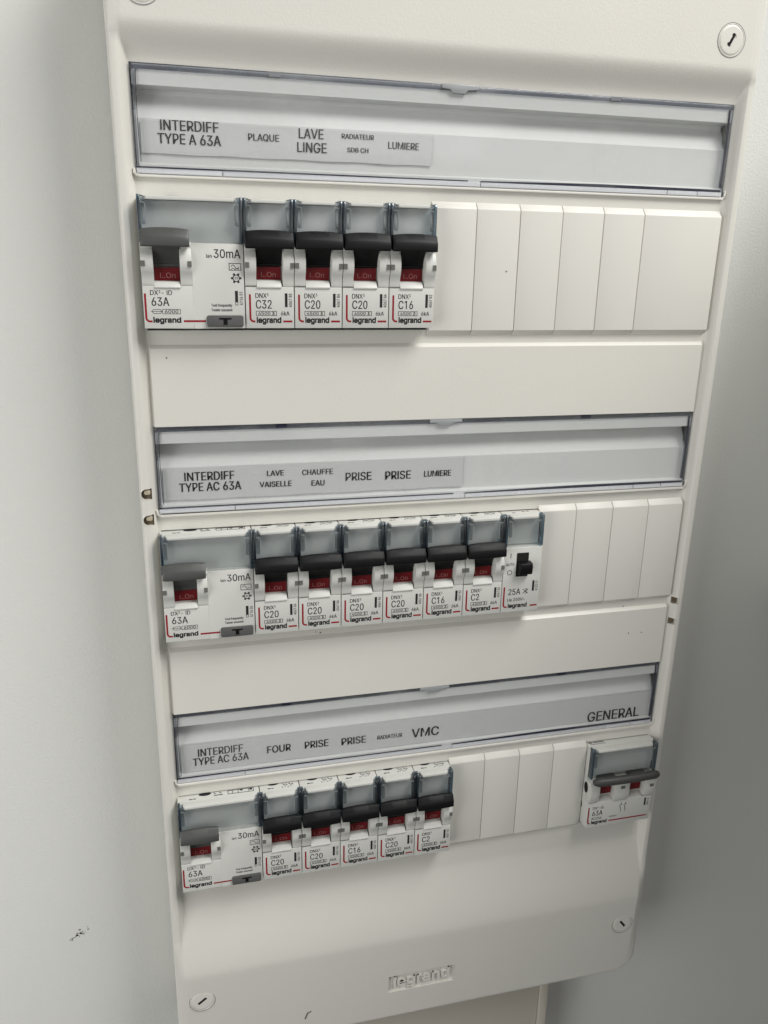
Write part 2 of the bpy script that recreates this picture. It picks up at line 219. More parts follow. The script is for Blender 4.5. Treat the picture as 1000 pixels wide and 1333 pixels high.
# ------------------------------------------------------------------ lettering: outline letters, filled flat and given a print thickness
G = json.loads('''{"A":[480,[[[16,0],[201,509],[276,509],[463,0],[395,0],[287,302],[276,334],[264,372],[250,420],[232,478],[245,478],[228,419],[213,371],[201,333],[191,302],[85,0]],[[110,142],[110,199],[370,199],[370,142]]]],"B":[456,[[[60,0],[60,509],[241,509],[289,504],[329,491],[359,469],[381,442],[394,410],[398,374],[395,344],[387,320],[373,301],[356,286],[336,275],[315,267],[315,262],[339,257],[363,245],[385,227],[402,203],[414,173],[418,136],[413,100],[400,67],[377,39],[344,18],[301,4],[247,0]],[[125,57],[245,57],[296,63],[330,80],[349,105],[355,137],[352,161],[342,184],[327,203],[306,218],[279,228],[248,231],[125,231]],[[125,285],[238,285],[265,288],[288,296],[308,309],[323,326],[333,348],[336,372],[330,403],[313,429],[283,446],[240,452],[125,452]]]],"C":[510,[[[267,-7],[225,-3],[186,7],[150,25],[119,49],[92,79],[70,115],[53,157],[44,203],[40,254],[44,305],[53,352],[70,393],[92,429],[119,459],[150,484],[186,501],[225,512],[267,516],[305,513],[340,504],[373,490],[402,471],[427,447],[448,418],[463,385],[473,348],[408,348],[401,373],[389,395],[375,413],[357,428],[337,440],[315,449],[292,454],[267,456],[223,450],[184,432],[150,403],[125,364],[109,314],[103,254],[109,194],[125,145],[151,105],[184,76],[223,59],[267,53],[292,55],[315,60],[337,69],[357,81],[375,96],[389,114],[401,136],[408,160],[473,160],[463,124],[448,91],[428,62],[402,38],[373,19],[341,5],[305,-4]]]],"D":[502,[[[60,0],[60,509],[225,509],[273,505],[315,495],[353,478],[399,441],[433,391],[449,351],[458,306],[462,255],[458,205],[449,159],[433,119],[411,83],[384,54],[351,31],[312,14],[268,3],[219,0]],[[125,57],[215,57],[272,63],[318,81],[354,110],[379,149],[394,198],[399,255],[394,312],[379,361],[354,399],[320,428],[275,446],[221,452],[125,452]]]],"E":[419,[[[60,0],[60,509],[372,509],[372,452],[125,452],[125,286],[355,286],[355,229],[125,229],[125,57],[375,57],[375,0]]]],"F":[410,[[[60,0],[60,509],[369,509],[369,452],[125,452],[125,278],[346,278],[346,221],[125,221],[125,0]]]],"G":[520,[[[269,-7],[225,-3],[185,7],[149,25],[118,49],[91,79],[69,116],[53,157],[43,203],[40,254],[43,305],[53,352],[69,393],[91,429],[117,459],[149,484],[184,501],[223,512],[265,516],[304,513],[340,504],[374,489],[403,469],[429,445],[449,416],[465,384],[474,349],[408,349],[399,372],[387,393],[373,411],[356,427],[337,439],[315,448],[291,454],[265,456],[222,450],[183,432],[150,404],[125,364],[109,314],[103,254],[109,194],[125,145],[151,105],[184,76],[224,59],[269,53],[309,57],[345,71],[374,93],[396,123],[410,160],[415,202],[434,199],[283,199],[283,256],[478,256],[478,200],[471,141],[451,91],[419,50],[377,19],[326,0]]]],"H":[517,[[[60,0],[60,509],[125,509],[125,289],[392,289],[392,509],[457,509],[457,0],[392,0],[392,232],[125,232],[125,0]]]],"I":[190,[[[63,509],[127,509],[127,0],[63,0]]]],"K":[467,[[[104,145],[104,216],[122,239],[139,261],[157,282],[174,303],[193,324],[212,344],[364,509],[448,509],[231,276],[228,276]],[[60,0],[60,509],[125,509],[125,334],[124,225],[125,193],[125,0]],[[372,0],[188,259],[228,309],[449,0]]]],"L":[393,[[[60,0],[60,509],[125,509],[125,57],[361,57],[361,0]]]],"M":[628,[[[60,0],[60,509],[152,509],[277,187],[282,174],[287,159],[299,123],[305,103],[311,84],[317,65],[322,49],[307,49],[318,83],[330,121],[336,140],[342,158],[348,174],[352,187],[476,509],[568,509],[568,0],[504,0],[504,291],[504,327],[505,347],[505,369],[506,413],[507,457],[513,457],[505,433],[498,409],[482,363],[474,341],[467,322],[461,305],[456,291],[342,0],[286,0],[170,291],[165,304],[159,321],[145,361],[137,384],[129,408],[121,432],[112,457],[119,457],[120,416],[121,372],[122,328],[122,309],[122,291],[122,0]]]],"N":[523,[[[60,0],[60,509],[136,509],[343,183],[352,169],[363,151],[375,130],[388,107],[401,82],[414,55],[405,54],[402,81],[401,108],[400,134],[399,157],[399,195],[399,509],[463,509],[463,0],[387,0],[202,290],[190,310],[177,331],[164,354],[148,381],[108,452],[119,454],[122,384],[123,354],[124,328],[125,307],[125,291],[125,0]]]],"O":[533,[[[267,-7],[225,-3],[186,7],[150,25],[119,49],[92,79],[70,115],[53,157],[44,203],[40,254],[44,305],[53,352],[70,393],[92,429],[119,459],[150,484],[186,501],[225,512],[267,516],[309,512],[348,501],[384,484],[415,459],[442,429],[464,393],[480,352],[490,305],[493,254],[490,203],[480,157],[464,115],[442,79],[415,49],[384,25],[348,7],[309,-3]],[[267,53],[310,59],[349,76],[383,105],[408,144],[425,194],[430,254],[425,314],[408,365],[383,404],[349,433],[310,450],[267,456],[223,450],[184,433],[151,404],[125,364],[109,314],[103,254],[109,194],[125,144],[151,105],[184,76],[223,59]]]],"P":[445,[[[60,0],[60,509],[235,509],[289,503],[332,487],[366,462],[390,430],[404,391],[409,348],[404,304],[390,265],[366,233],[332,207],[289,191],[235,186],[109,186],[109,242],[233,242],[269,246],[297,256],[318,272],[333,294],[342,319],[344,348],[342,376],[333,402],[318,423],[297,439],[268,449],[232,452],[125,452],[125,0]]]],"Q":[533,[[[245,159],[313,159],[369,85],[384,65],[468,-48],[401,-48],[346,27],[331,46]],[[267,-7],[225,-3],[186,7],[150,25],[119,49],[92,79],[70,115],[53,157],[44,203],[40,254],[44,305],[53,352],[70,393],[92,429],[119,459],[150,484],[186,501],[225,512],[267,516],[309,512],[348,501],[384,484],[415,459],[442,429],[464,393],[480,352],[490,305],[493,254],[490,203],[480,157],[464,115],[442,79],[415,49],[384,25],[348,7],[309,-3]],[[267,53],[310,59],[349,76],[383,105],[408,144],[425,194],[430,254],[425,314],[408,365],[383,404],[349,433],[310,450],[267,456],[223,450],[184,433],[151,404],[125,364],[109,314],[103,254],[109,194],[125,144],[151,105],[184,76],[223,59]]]],"R":[449,[[[60,0],[60,509],[236,509],[290,504],[333,489],[367,465],[390,433],[405,395],[409,352],[405,309],[390,271],[367,240],[333,217],[289,203],[236,198],[96,198],[96,255],[234,255],[269,258],[298,267],[319,281],[334,300],[342,324],[345,352],[342,380],[334,405],[319,425],[298,440],[269,449],[233,452],[125,452],[125,0]],[[353,0],[230,229],[303,229],[428,0]]]],"S":[447,[[[224,-9],[172,-4],[128,9],[91,31],[64,60],[46,96],[38,137],[104,137],[110,110],[123,88],[142,71],[166,59],[194,52],[224,49],[257,52],[286,60],[311,74],[329,92],[341,114],[346,139],[342,161],[332,179],[316,193],[296,205],[272,214],[245,222],[184,239],[128,260],[86,289],[60,326],[52,372],[58,413],[75,448],[102,476],[138,498],[180,511],[227,516],[275,511],[316,498],[351,476],[377,449],[394,415],[401,378],[337,378],[326,412],[302,437],[267,453],[225,459],[194,456],[167,448],[145,435],[129,418],[118,398],[115,376],[119,352],[131,334],[148,319],[169,308],[191,300],[212,293],[264,279],[287,272],[312,264],[336,252],[359,238],[379,220],[395,198],[405,171],[408,139],[403,99],[386,64],[360,34],[323,11],[278,-4]]]],"T":[449,[[[32,452],[32,509],[417,509],[417,452],[257,452],[257,0],[193,0],[193,452]]]],"U":[517,[[[259,-8],[203,-2],[154,15],[114,43],[85,80],[66,124],[60,173],[60,509],[124,509],[124,178],[128,144],[141,113],[160,87],[187,68],[220,56],[259,52],[298,56],[331,68],[357,87],[377,113],[389,144],[393,178],[393,509],[457,509],[457,173],[451,124],[433,80],[403,43],[363,15],[315,-2]]]],"V":[480,[[[204,0],[16,509],[84,509],[192,206],[203,176],[215,137],[230,89],[248,31],[235,31],[252,90],[267,138],[279,176],[290,206],[395,509],[463,509],[278,0]]]],"X":[474,[[[18,0],[217,284],[217,236],[29,509],[104,509],[178,400],[192,379],[204,361],[214,345],[223,329],[233,312],[243,292],[232,292],[243,311],[252,329],[261,345],[272,361],[284,379],[298,400],[374,509],[446,509],[259,239],[259,287],[456,0],[382,0],[292,129],[279,149],[268,165],[259,180],[250,195],[241,212],[230,231],[244,231],[235,213],[225,196],[216,181],[206,166],[195,149],[182,129],[91,0]]]],"Y":[472,[[[203,0],[203,208],[16,509],[91,509],[192,344],[208,318],[222,292],[236,264],[250,230],[224,230],[237,265],[251,293],[265,318],[280,344],[381,509],[455,509],[268,208],[268,0]]]],"Z":[438,[[[42,0],[42,46],[273,385],[289,408],[306,431],[323,453],[341,476],[348,454],[317,453],[285,452],[254,452],[223,452],[40,452],[40,509],[397,509],[397,462],[169,129],[152,105],[134,81],[116,57],[97,33],[90,54],[121,56],[152,57],[183,57],[214,57],[399,57],[399,0]]]],"0":[453,[[[227,-7],[174,1],[130,24],[95,62],[69,113],[57,155],[50,202],[48,254],[50,306],[57,353],[69,395],[95,447],[130,484],[174,508],[227,516],[279,508],[323,484],[358,447],[384,395],[396,353],[403,306],[405,254],[403,202],[396,155],[384,113],[359,62],[323,24],[279,1]],[[227,50],[261,56],[290,74],[313,103],[330,144],[340,194],[344,254],[340,314],[330,365],[313,405],[290,435],[261,453],[227,460],[192,453],[163,435],[140,405],[123,365],[113,314],[109,254],[113,194],[123,144],[140,103],[163,74],[192,56]]]],"1":[453,[[[276,509],[276,0],[212,0],[212,448],[209,448],[86,358],[86,427],[198,509]]]],"2":[453,[[[64,0],[64,47],[234,229],[261,257],[282,282],[299,305],[311,327],[318,348],[320,371],[317,397],[308,419],[293,436],[273,449],[250,457],[224,460],[196,457],[172,447],[153,433],[139,413],[130,390],[127,362],[66,362],[71,405],[86,442],[111,473],[143,496],[182,511],[225,516],[268,511],[306,497],[337,474],[361,445],[376,411],[381,372],[378,345],[371,318],[357,290],[336,259],[306,223],[267,180],[153,60],[153,57],[389,57],[389,0]]]],"3":[453,[[[218,-7],[173,-3],[133,10],[98,30],[70,57],[52,91],[44,132],[109,132],[115,107],[126,87],[144,71],[165,59],[191,52],[219,50],[248,53],[275,61],[297,74],[315,93],[325,116],[329,145],[326,172],[316,196],[299,217],[275,234],[242,244],[201,248],[157,248],[157,299],[288,448],[288,452],[70,452],[70,509],[372,509],[372,461],[211,278],[211,289],[264,288],[308,276],[344,253],[371,222],[387,186],[393,145],[387,103],[370,66],[344,36],[309,12],[266,-2]]]],"4":[453,[[[40,105],[40,158],[247,509],[311,509],[109,166],[109,163],[413,163],[413,105]],[[282,0],[282,121],[282,146],[282,318],[343,318],[343,0]]]],"5":[453,[[[221,-7],[178,-2],[140,11],[108,32],[83,60],[66,93],[60,130],[122,130],[127,108],[138,89],[154,73],[173,60],[196,52],[221,50],[250,53],[276,64],[298,82],[314,104],[324,131],[328,162],[324,193],[314,221],[297,244],[275,262],[248,273],[218,277],[192,275],[167,268],[145,258],[128,246],[67,253],[96,509],[366,509],[366,452],[151,452],[134,301],[136,301],[155,315],[178,325],[203,331],[229,334],[263,330],[294,321],[321,306],[345,285],[364,260],[379,231],[388,199],[391,163],[385,117],[369,76],[343,41],[309,15],[268,-1]]]],"6":[453,[[[226,-7],[182,-1],[142,15],[109,40],[84,74],[69,115],[64,162],[68,199],[80,239],[102,285],[137,340],[252,509],[322,509],[151,261],[145,261],[154,275],[165,288],[179,299],[196,307],[214,312],[235,314],[278,309],[316,295],[346,271],[370,240],[384,201],[389,157],[384,112],[368,73],[343,39],[310,14],[271,-2]],[[226,48],[254,52],[279,63],[299,79],[314,101],[324,128],[327,157],[324,187],[314,213],[299,235],[279,251],[254,262],[226,265],[198,262],[174,252],[153,235],[138,214],[128,188],[125,158],[128,128],[138,102],[153,79],[174,63],[198,52]]]],"7":[453,[[[97,0],[323,448],[323,452],[62,452],[62,509],[391,509],[391,449],[165,0]]]],"8":[453,[[[226,-7],[178,-2],[136,11],[101,33],[74,62],[57,96],[52,135],[55,166],[65,195],[81,220],[101,241],[125,256],[153,265],[153,267],[119,282],[93,308],[76,342],[70,380],[75,417],[90,450],[114,477],[146,498],[184,511],[226,516],[269,511],[306,498],[337,477],[361,450],[377,417],[382,380],[376,342],[359,308],[333,282],[300,267],[300,265],[327,256],[351,241],[372,220],[387,195],[397,166],[401,135],[395,96],[378,62],[352,33],[317,11],[275,-2]],[[226,49],[258,52],[285,60],[307,74],[323,91],[333,113],[337,139],[333,165],[322,189],[305,208],[283,223],[256,232],[226,235],[196,232],[169,223],[147,208],[130,189],[119,165],[115,139],[119,113],[129,91],[145,74],[167,60],[195,52]],[[226,290],[252,292],[274,300],[293,313],[307,330],[316,351],[319,376],[316,399],[308,420],[294,437],[275,449],[252,457],[226,460],[200,457],[177,449],[159,437],[145,420],[136,399],[133,376],[136,351],[145,330],[159,313],[178,300],[201,292]]]],"9":[453,[[[226,516],[271,510],[310,494],[343,468],[368,434],[384,393],[389,347],[385,309],[373,270],[350,224],[315,168],[200,0],[130,0],[301,248],[307,248],[299,234],[287,221],[273,210],[257,202],[238,196],[218,195],[175,199],[137,214],[106,237],[83,269],[68,307],[64,352],[69,397],[85,436],[110,469],[143,494],[182,510]],[[226,460],[199,457],[174,446],[154,429],[138,407],[129,381],[125,352],[129,322],[138,295],[154,274],[174,257],[199,247],[226,243],[254,247],[279,257],[299,273],[314,295],[324,321],[327,350],[324,381],[314,407],[299,429],[279,446],[254,457]]]],"a":[389,[[[160,-9],[126,-5],[94,5],[68,22],[48,45],[35,73],[30,108],[34,138],[43,161],[58,179],[78,193],[100,203],[125,211],[152,216],[178,220],[209,224],[234,227],[252,230],[265,235],[273,243],[276,255],[276,257],[273,279],[267,297],[256,311],[240,322],[220,329],[196,331],[171,329],[149,322],[132,313],[118,301],[107,288],[100,274],[41,291],[57,322],[79,346],[104,364],[133,375],[163,382],[194,384],[215,383],[239,379],[263,372],[286,360],[306,343],[322,320],[333,290],[337,251],[337,0],[277,0],[277,52],[272,52],[264,38],[252,25],[236,12],[215,1],[190,-6]],[[170,45],[202,49],[228,59],[248,74],[263,93],[272,115],[276,138],[276,190],[270,186],[259,182],[246,179],[231,176],[216,173],[200,171],[175,168],[154,164],[134,159],[117,150],[103,139],[95,124],[92,105],[94,87],[102,72],[114,61],[130,52],[149,47]]]],"b":[424,[[[229,-8],[198,-5],[172,4],[153,17],[138,31],[127,46],[118,59],[112,59],[112,0],[53,0],[53,509],[114,509],[114,319],[118,319],[127,331],[137,346],[152,360],[171,373],[197,381],[229,384],[274,378],[313,361],[345,332],[370,293],[385,245],[390,189],[385,133],[370,84],[346,45],[313,16],[274,-2]],[[220,47],[253,51],[279,66],[301,88],[316,117],[325,151],[328,189],[325,227],[316,261],[301,290],[280,311],[253,325],[220,330],[188,325],[161,312],[140,291],[125,263],[116,229],[113,189],[116,150],[125,115],[140,86],[162,65],[188,51]]]],"c":[396,[[[207,-8],[159,-2],[117,16],[82,46],[56,85],[40,133],[34,187],[40,243],[56,291],[82,330],[117,360],[159,378],[207,384],[234,383],[260,377],[284,368],[305,356],[324,341],[340,322],[353,301],[362,277],[303,262],[298,276],[290,289],[281,301],[270,311],[257,319],[242,325],[226,329],[207,330],[173,325],[145,310],[124,287],[108,258],[99,224],[96,187],[99,151],[108,117],[124,89],[145,66],[173,51],[207,46],[226,48],[243,52],[258,58],[271,66],[282,76],[292,89],[299,102],[304,117],[363,102],[354,78],[341,56],[325,37],[306,21],[285,9],[261,-1],[235,-6]]]],"d":[424,[[[195,-8],[151,-2],[111,16],[79,45],[55,84],[39,133],[34,189],[39,245],[55,293],[79,332],[112,361],[151,378],[196,384],[228,381],[253,373],[272,360],[287,346],[298,331],[306,319],[311,319],[311,509],[372,509],[372,0],[313,0],[313,59],[307,59],[298,46],[287,31],[272,17],[252,4],[227,-5]],[[205,47],[236,51],[263,65],[284,86],[299,115],[309,150],[312,189],[309,229],[300,263],[284,291],[263,312],[237,325],[205,330],[172,325],[145,311],[124,290],[108,261],[99,227],[96,189],[99,151],[109,117],[124,88],[145,66],[172,51]]]],"e":[404,[[[212,-8],[161,-2],[117,16],[82,46],[56,85],[40,132],[34,187],[39,242],[55,290],[81,329],[115,359],[157,378],[205,384],[236,382],[266,374],[294,361],[319,341],[341,315],[357,282],[368,242],[371,194],[371,169],[75,169],[75,221],[338,221],[310,202],[307,237],[298,269],[283,294],[263,314],[237,326],[205,330],[173,326],[146,313],[125,294],[109,270],[99,241],[96,211],[96,178],[100,139],[110,106],[128,80],[151,61],[179,50],[212,46],[234,48],[254,53],[271,61],[285,73],[297,88],[306,105],[365,91],[353,63],[335,39],[311,19],[283,4],[249,-5]]]],"f":[254,[[[228,379],[228,327],[6,327],[6,379]],[[81,0],[81,432],[84,461],[96,486],[113,505],[135,519],[161,527],[187,530],[207,529],[222,527],[234,524],[243,521],[227,468],[222,470],[215,472],[206,473],[195,474],[171,470],[154,460],[145,443],[142,419],[142,0]]]],"g":[425,[[[207,-151],[168,-148],[134,-140],[105,-127],[82,-110],[64,-91],[51,-69],[101,-41],[110,-53],[122,-66],[136,-78],[154,-88],[178,-95],[207,-97],[249,-92],[282,-75],[304,-47],[311,-6],[311,68],[306,68],[298,56],[287,41],[272,28],[252,16],[227,8],[195,5],[152,10],[113,27],[80,53],[55,90],[39,136],[34,191],[39,246],[55,293],[80,332],[112,361],[152,378],[196,384],[228,382],[253,373],[273,360],[288,346],[299,331],[308,319],[313,319],[313,379],[372,379],[372,-9],[367,-54],[350,-90],[324,-117],[291,-136],[251,-147]],[[205,59],[237,63],[264,75],[285,95],[300,121],[309,154],[312,193],[309,231],[300,264],[285,291],[264,312],[237,325],[205,330],[172,325],[145,312],[124,290],[109,262],[99,229],[96,193],[99,155],[109,123],[124,96],[145,76],[172,63]]]],"h":[410,[[[114,227],[114,0],[53,0],[53,509],[114,509],[114,287],[102,287],[124,332],[152,362],[187,379],[227,384],[264,380],[295,369],[321,349],[341,321],[353,285],[357,240],[357,0],[296,0],[296,235],[290,275],[273,304],[246,323],[210,329],[184,326],[161,317],[141,303],[126,283],[117,257]]]],"i":[167,[[[53,0],[53,379],[114,379],[114,0]],[[84,443],[67,446],[54,455],[44,468],[41,483],[44,499],[54,512],[67,521],[84,524],[100,521],[114,512],[123,499],[126,483],[123,468],[114,455],[100,446]]]],"k":[381,[[[110,137],[110,212],[121,212],[284,379],[360,379],[184,199],[177,199]],[[53,0],[53,509],[114,509],[114,0]],[[294,0],[148,186],[191,229],[372,0]]]],"l":[170,[[[55,524],[115,524],[115,0],[55,0]]]],"m":[610,[[[53,0],[53,379],[112,379],[112,295],[108,295],[118,323],[132,346],[151,363],[172,376],[195,384],[219,386],[257,380],[287,361],[309,331],[321,295],[312,295],[322,321],[337,343],[357,361],[381,375],[407,383],[437,386],[468,383],[497,372],[522,354],[541,328],[553,296],[557,255],[557,0],[496,0],[496,254],[490,289],[473,313],[447,326],[419,330],[395,328],[374,320],[358,307],[345,290],[338,270],[335,247],[335,0],[274,0],[274,260],[269,288],[253,311],[229,326],[199,330],[178,328],[158,320],[140,307],[126,289],[117,266],[114,238],[114,0]]]],"n":[410,[[[114,227],[114,0],[53,0],[53,379],[112,379],[112,287],[102,287],[124,332],[152,362],[187,379],[227,384],[264,380],[295,369],[321,349],[341,321],[353,285],[357,240],[357,0],[296,0],[296,235],[290,275],[273,304],[246,323],[210,329],[184,326],[161,317],[141,303],[126,283],[117,257]]]],"o":[415,[[[207,-8],[159,-2],[117,16],[82,46],[56,85],[40,133],[34,187],[40,243],[56,291],[82,330],[117,360],[159,378],[207,384],[256,378],[299,360],[333,330],[359,291],[376,243],[381,187],[376,133],[359,85],[333,46],[299,16],[256,-2]],[[207,46],[242,51],[270,66],[292,89],[307,117],[316,151],[319,187],[316,224],[307,258],[292,287],[270,310],[242,325],[207,330],[173,325],[145,310],[124,287],[108,258],[99,224],[96,187],[99,151],[108,117],[124,89],[145,66],[173,51]]]],"p":[424,[[[53,-143],[53,379],[112,379],[112,319],[118,319],[126,331],[137,346],[152,360],[171,373],[197,381],[229,384],[274,378],[313,361],[345,332],[370,293],[385,245],[390,189],[385,133],[370,84],[346,45],[313,16],[274,-2],[229,-8],[198,-5],[173,4],[153,17],[138,31],[127,46],[118,59],[114,59],[114,-143]],[[220,47],[253,51],[279,66],[301,88],[316,117],[325,151],[328,189],[325,227],[316,261],[301,290],[280,311],[253,325],[220,330],[188,325],[161,312],[140,291],[125,263],[116,229],[113,189],[116,150],[125,115],[140,86],[162,65],[188,51]]]],"q":[424,[[[372,-143],[311,-143],[311,59],[306,59],[298,46],[287,31],[272,17],[252,4],[227,-5],[195,-8],[151,-2],[111,16],[79,45],[55,84],[39,133],[34,189],[39,245],[55,293],[79,332],[112,361],[151,378],[196,384],[228,381],[253,373],[272,360],[287,346],[298,331],[307,319],[313,319],[313,379],[372,379]],[[205,47],[236,51],[263,65],[284,86],[299,115],[309,150],[312,189],[309,229],[300,263],[284,291],[263,312],[237,325],[205,330],[172,325],[145,311],[124,290],[108,261],[99,227],[96,189],[99,151],[109,117],[124,88],[145,66],[172,51]]]],"r":[259,[[[53,0],[53,379],[112,379],[112,321],[115,321],[130,347],[152,367],[181,380],[213,385],[221,385],[229,384],[243,384],[243,322],[239,323],[230,324],[219,325],[207,326],[182,323],[159,315],[140,301],[126,284],[117,262],[114,237],[114,0]]]],"s":[365,[[[182,-8],[145,-5],[112,3],[84,18],[62,38],[45,63],[36,94],[94,107],[105,79],[124,60],[150,49],[181,45],[217,50],[244,62],[262,81],[268,103],[265,121],[254,136],[237,147],[212,155],[149,170],[104,186],[72,208],[53,237],[47,274],[51,305],[65,332],[87,354],[115,370],[149,381],[187,384],[223,381],[254,372],[279,358],[299,339],[314,316],[324,290],[268,277],[258,298],[243,316],[219,328],[187,333],[156,329],[131,317],[114,299],[109,277],[112,258],[124,243],[144,232],[172,223],[229,209],[275,194],[306,171],[325,142],[331,107],[326,75],[312,47],[290,24],[260,6],[223,-5]]]],"t":[227,[[[204,379],[204,327],[6,327],[6,379]],[[65,471],[126,471],[126,98],[128,76],[136,61],[150,53],[170,50],[177,50],[185,51],[194,52],[202,54],[213,2],[203,-1],[192,-3],[180,-4],[168,-4],[125,2],[92,21],[72,52],[65,93]]]],"u":[410,[[[182,-5],[146,-1],[115,11],[89,31],[69,59],[57,95],[53,139],[53,379],[114,379],[114,144],[119,105],[137,75],[164,56],[200,50],[226,53],[249,62],[268,77],[283,97],[293,122],[296,153],[296,379],[357,379],[357,0],[298,0],[298,92],[307,92],[286,47],[257,17],[222,0]]]],"v":[389,[[[163,0],[17,379],[84,379],[165,155],[177,121],[187,87],[196,53],[206,21],[184,21],[194,53],[203,87],[213,121],[224,155],[305,379],[371,379],[226,0]]]],"x":[379,[[[21,0],[171,218],[171,171],[29,379],[100,379],[147,306],[164,279],[179,253],[193,229],[207,206],[175,206],[190,229],[202,253],[216,279],[233,306],[282,379],[352,379],[209,169],[209,214],[358,0],[287,0],[231,85],[214,112],[200,136],[187,159],[173,182],[205,182],[191,159],[178,136],[165,112],[148,85],[91,0]]]],"y":[389,[[[47,-139],[61,-86],[71,-87],[88,-90],[104,-89],[118,-84],[130,-74],[141,-58],[151,-36],[163,-1],[17,379],[84,379],[165,155],[177,121],[187,87],[196,53],[206,21],[184,21],[193,53],[202,87],[212,121],[224,155],[305,379],[371,379],[204,-58],[191,-85],[177,-107],[159,-124],[139,-136],[117,-143],[91,-145],[77,-145],[65,-143],[54,-141]]]],".":[188,[[[95,-4],[78,-1],[63,9],[53,24],[50,41],[53,59],[63,73],[78,83],[95,87],[113,83],[128,73],[138,59],[141,41],[138,24],[128,9],[113,-1]]]],"-":[453,[[[337,244],[337,188],[114,188],[114,244]]]],"/":[249,[[[235,533],[71,-76],[14,-76],[178,533]]]],"|":[230,[[[141,673],[141,-164],[88,-164],[88,673]]]],"~":[453,[[[52,150],[55,188],[66,218],[82,240],[103,255],[127,263],[151,266],[175,264],[197,256],[220,241],[246,221],[262,207],[275,198],[286,193],[299,192],[318,196],[332,207],[341,226],[344,253],[400,253],[397,215],[386,185],[370,163],[349,148],[326,139],[301,137],[276,139],[254,148],[232,162],[207,182],[190,195],[177,204],[166,209],[154,210],[136,207],[121,196],[111,178],[108,150]]]]," ":[188,[]]}''')
_cache = {}
def signed(p):
    return sum(p[i][0] * p[(i + 1) % len(p)][1] - p[(i + 1) % len(p)][0] * p[i][1] for i in range(len(p))) / 2
def glyph_mesh(ch, bold):
    """triangles of one letter (units of 1 em); overlapping strokes of a letter are stacked a hair apart"""
    k = (ch, bold)
    if k in _cache: return _cache[k]
    adv, polys = G[ch]
    solid = sorted([p for p in polys if signed(p) < 0], key=signed)
    groups = [[p] for p in solid]
    for p in polys:
        if signed(p) >= 0: groups[0].append(p)
    vs = []; fs = []
    for gi, grp in enumerate(groups):
        cu = bpy.data.curves.new('letter', 'CURVE'); cu.dimensions = '2D'; cu.fill_mode = 'BOTH'
        for p in grp:
            p = [(x / 1000, z / 1000) for x, z in p]
            s = cu.splines.new('POLY'); s.points.add(len(p) - 1); s.use_cyclic_u = True
            for q, (x, z) in zip(s.points, p): q.co = (x, z, 0, 1)
        o = bpy.data.objects.new('letter', cu); COL.objects.link(o)
        me = o.to_mesh()
        n0 = len(vs)
        vs += [(v.co.x, v.co.y, gi) for v in me.vertices]; fs += [[n0 + i for i in p.vertices] for p in me.polygons]
        o.to_mesh_clear(); bpy.data.objects.remove(o); bpy.data.curves.remove(cu)
    if bold:                                 # heavier print: the letter again, shifted a little each way
        V0, F0, L = list(vs), list(fs), len(groups)
        sh = ((-bold, 0), (bold, 0)) if bold < 0.025 else ((-bold, -bold), (bold, bold), (-bold, bold), (bold, -bold))
        for j, (dx, dz) in enumerate(sh):
            n0 = len(vs)
            vs += [(x + dx, z + dz, gi + L * (j + 1)) for x, z, gi in V0]; fs += [[n0 + i for i in f] for f in F0]
    _cache[k] = (adv / 1000, vs, fs)
    return _cache[k]

def text(bm, s, x, z, cap, width=None, y=0.0, thick=0.03, bold=0.010, up=False, align='l', track=0.0, face=None, hi=()):
    """letters in the XZ plane; front face at y, body thick behind it.  cap = capital height"""
    lay = []; cx = 0
    for i, ch in enumerate(s):
        adv, vs, fs = glyph_mesh(ch, bold)
        k = 0.6 if i in hi else 1.0
        lay.append((cx, k, vs, fs)); cx += (adv + track) * k
    cx -= track
    sc = cap / 0.509
    kx = (width / cx) if width else sc
    off = {'l': 0, 'c': -cx * kx / 2, 'r': -cx * kx}[align]
    for px, k, vs, fs in lay:
        rise = 0.509 * (1 - k)
        P = []
        for vx, vz, gi in vs:
            a = (px + vx * k) * kx + off; b = (vz * k + rise) * sc
            P.append((x - b, z + a, gi) if up else (x + a, z + b, gi))
        fr = [bm.verts.new((p[0], y - 0.003 * p[2], p[1])) for p in P]
        for f in fs:
            try: bm.faces.new([fr[i] for i in f])
            except ValueError: pass

def letters(bm, name, m, parent, loc=None):
    for f in bm.faces: f.normal_update()
    for f in bm.faces:
        if f.normal.y > 0: f.normal_flip()
    for v in bm.verts: v.co *= S
    me = bpy.data.meshes.new(name); bm.to_mesh(me); bm.free(); me.materials.append(m)
    o = bpy.data.objects.new(name, me); COL.objects.link(o); o.parent = parent
    if loc: o.location = [c * S for c in loc]
    return o

def thing(name, label, cat, loc, group=None):
    o = bpy.data.objects.new(name, None); COL.objects.link(o)
    o.empty_display_size = 0.01
    o.location = [c * S for c in loc]; o['label'] = label; o['category'] = cat
    if group: o['group'] = group
    return o

def sm(a, b, x):
    t = max(0.0, min(1.0, (x - a) / (b - a))); return t * t * (3 - 2 * t)

RC = (132.5, 11.77, -108.96)                 # height of the middle of each row
MOD = 17.5
def mx(m): return m * MOD - 6.5 * MOD

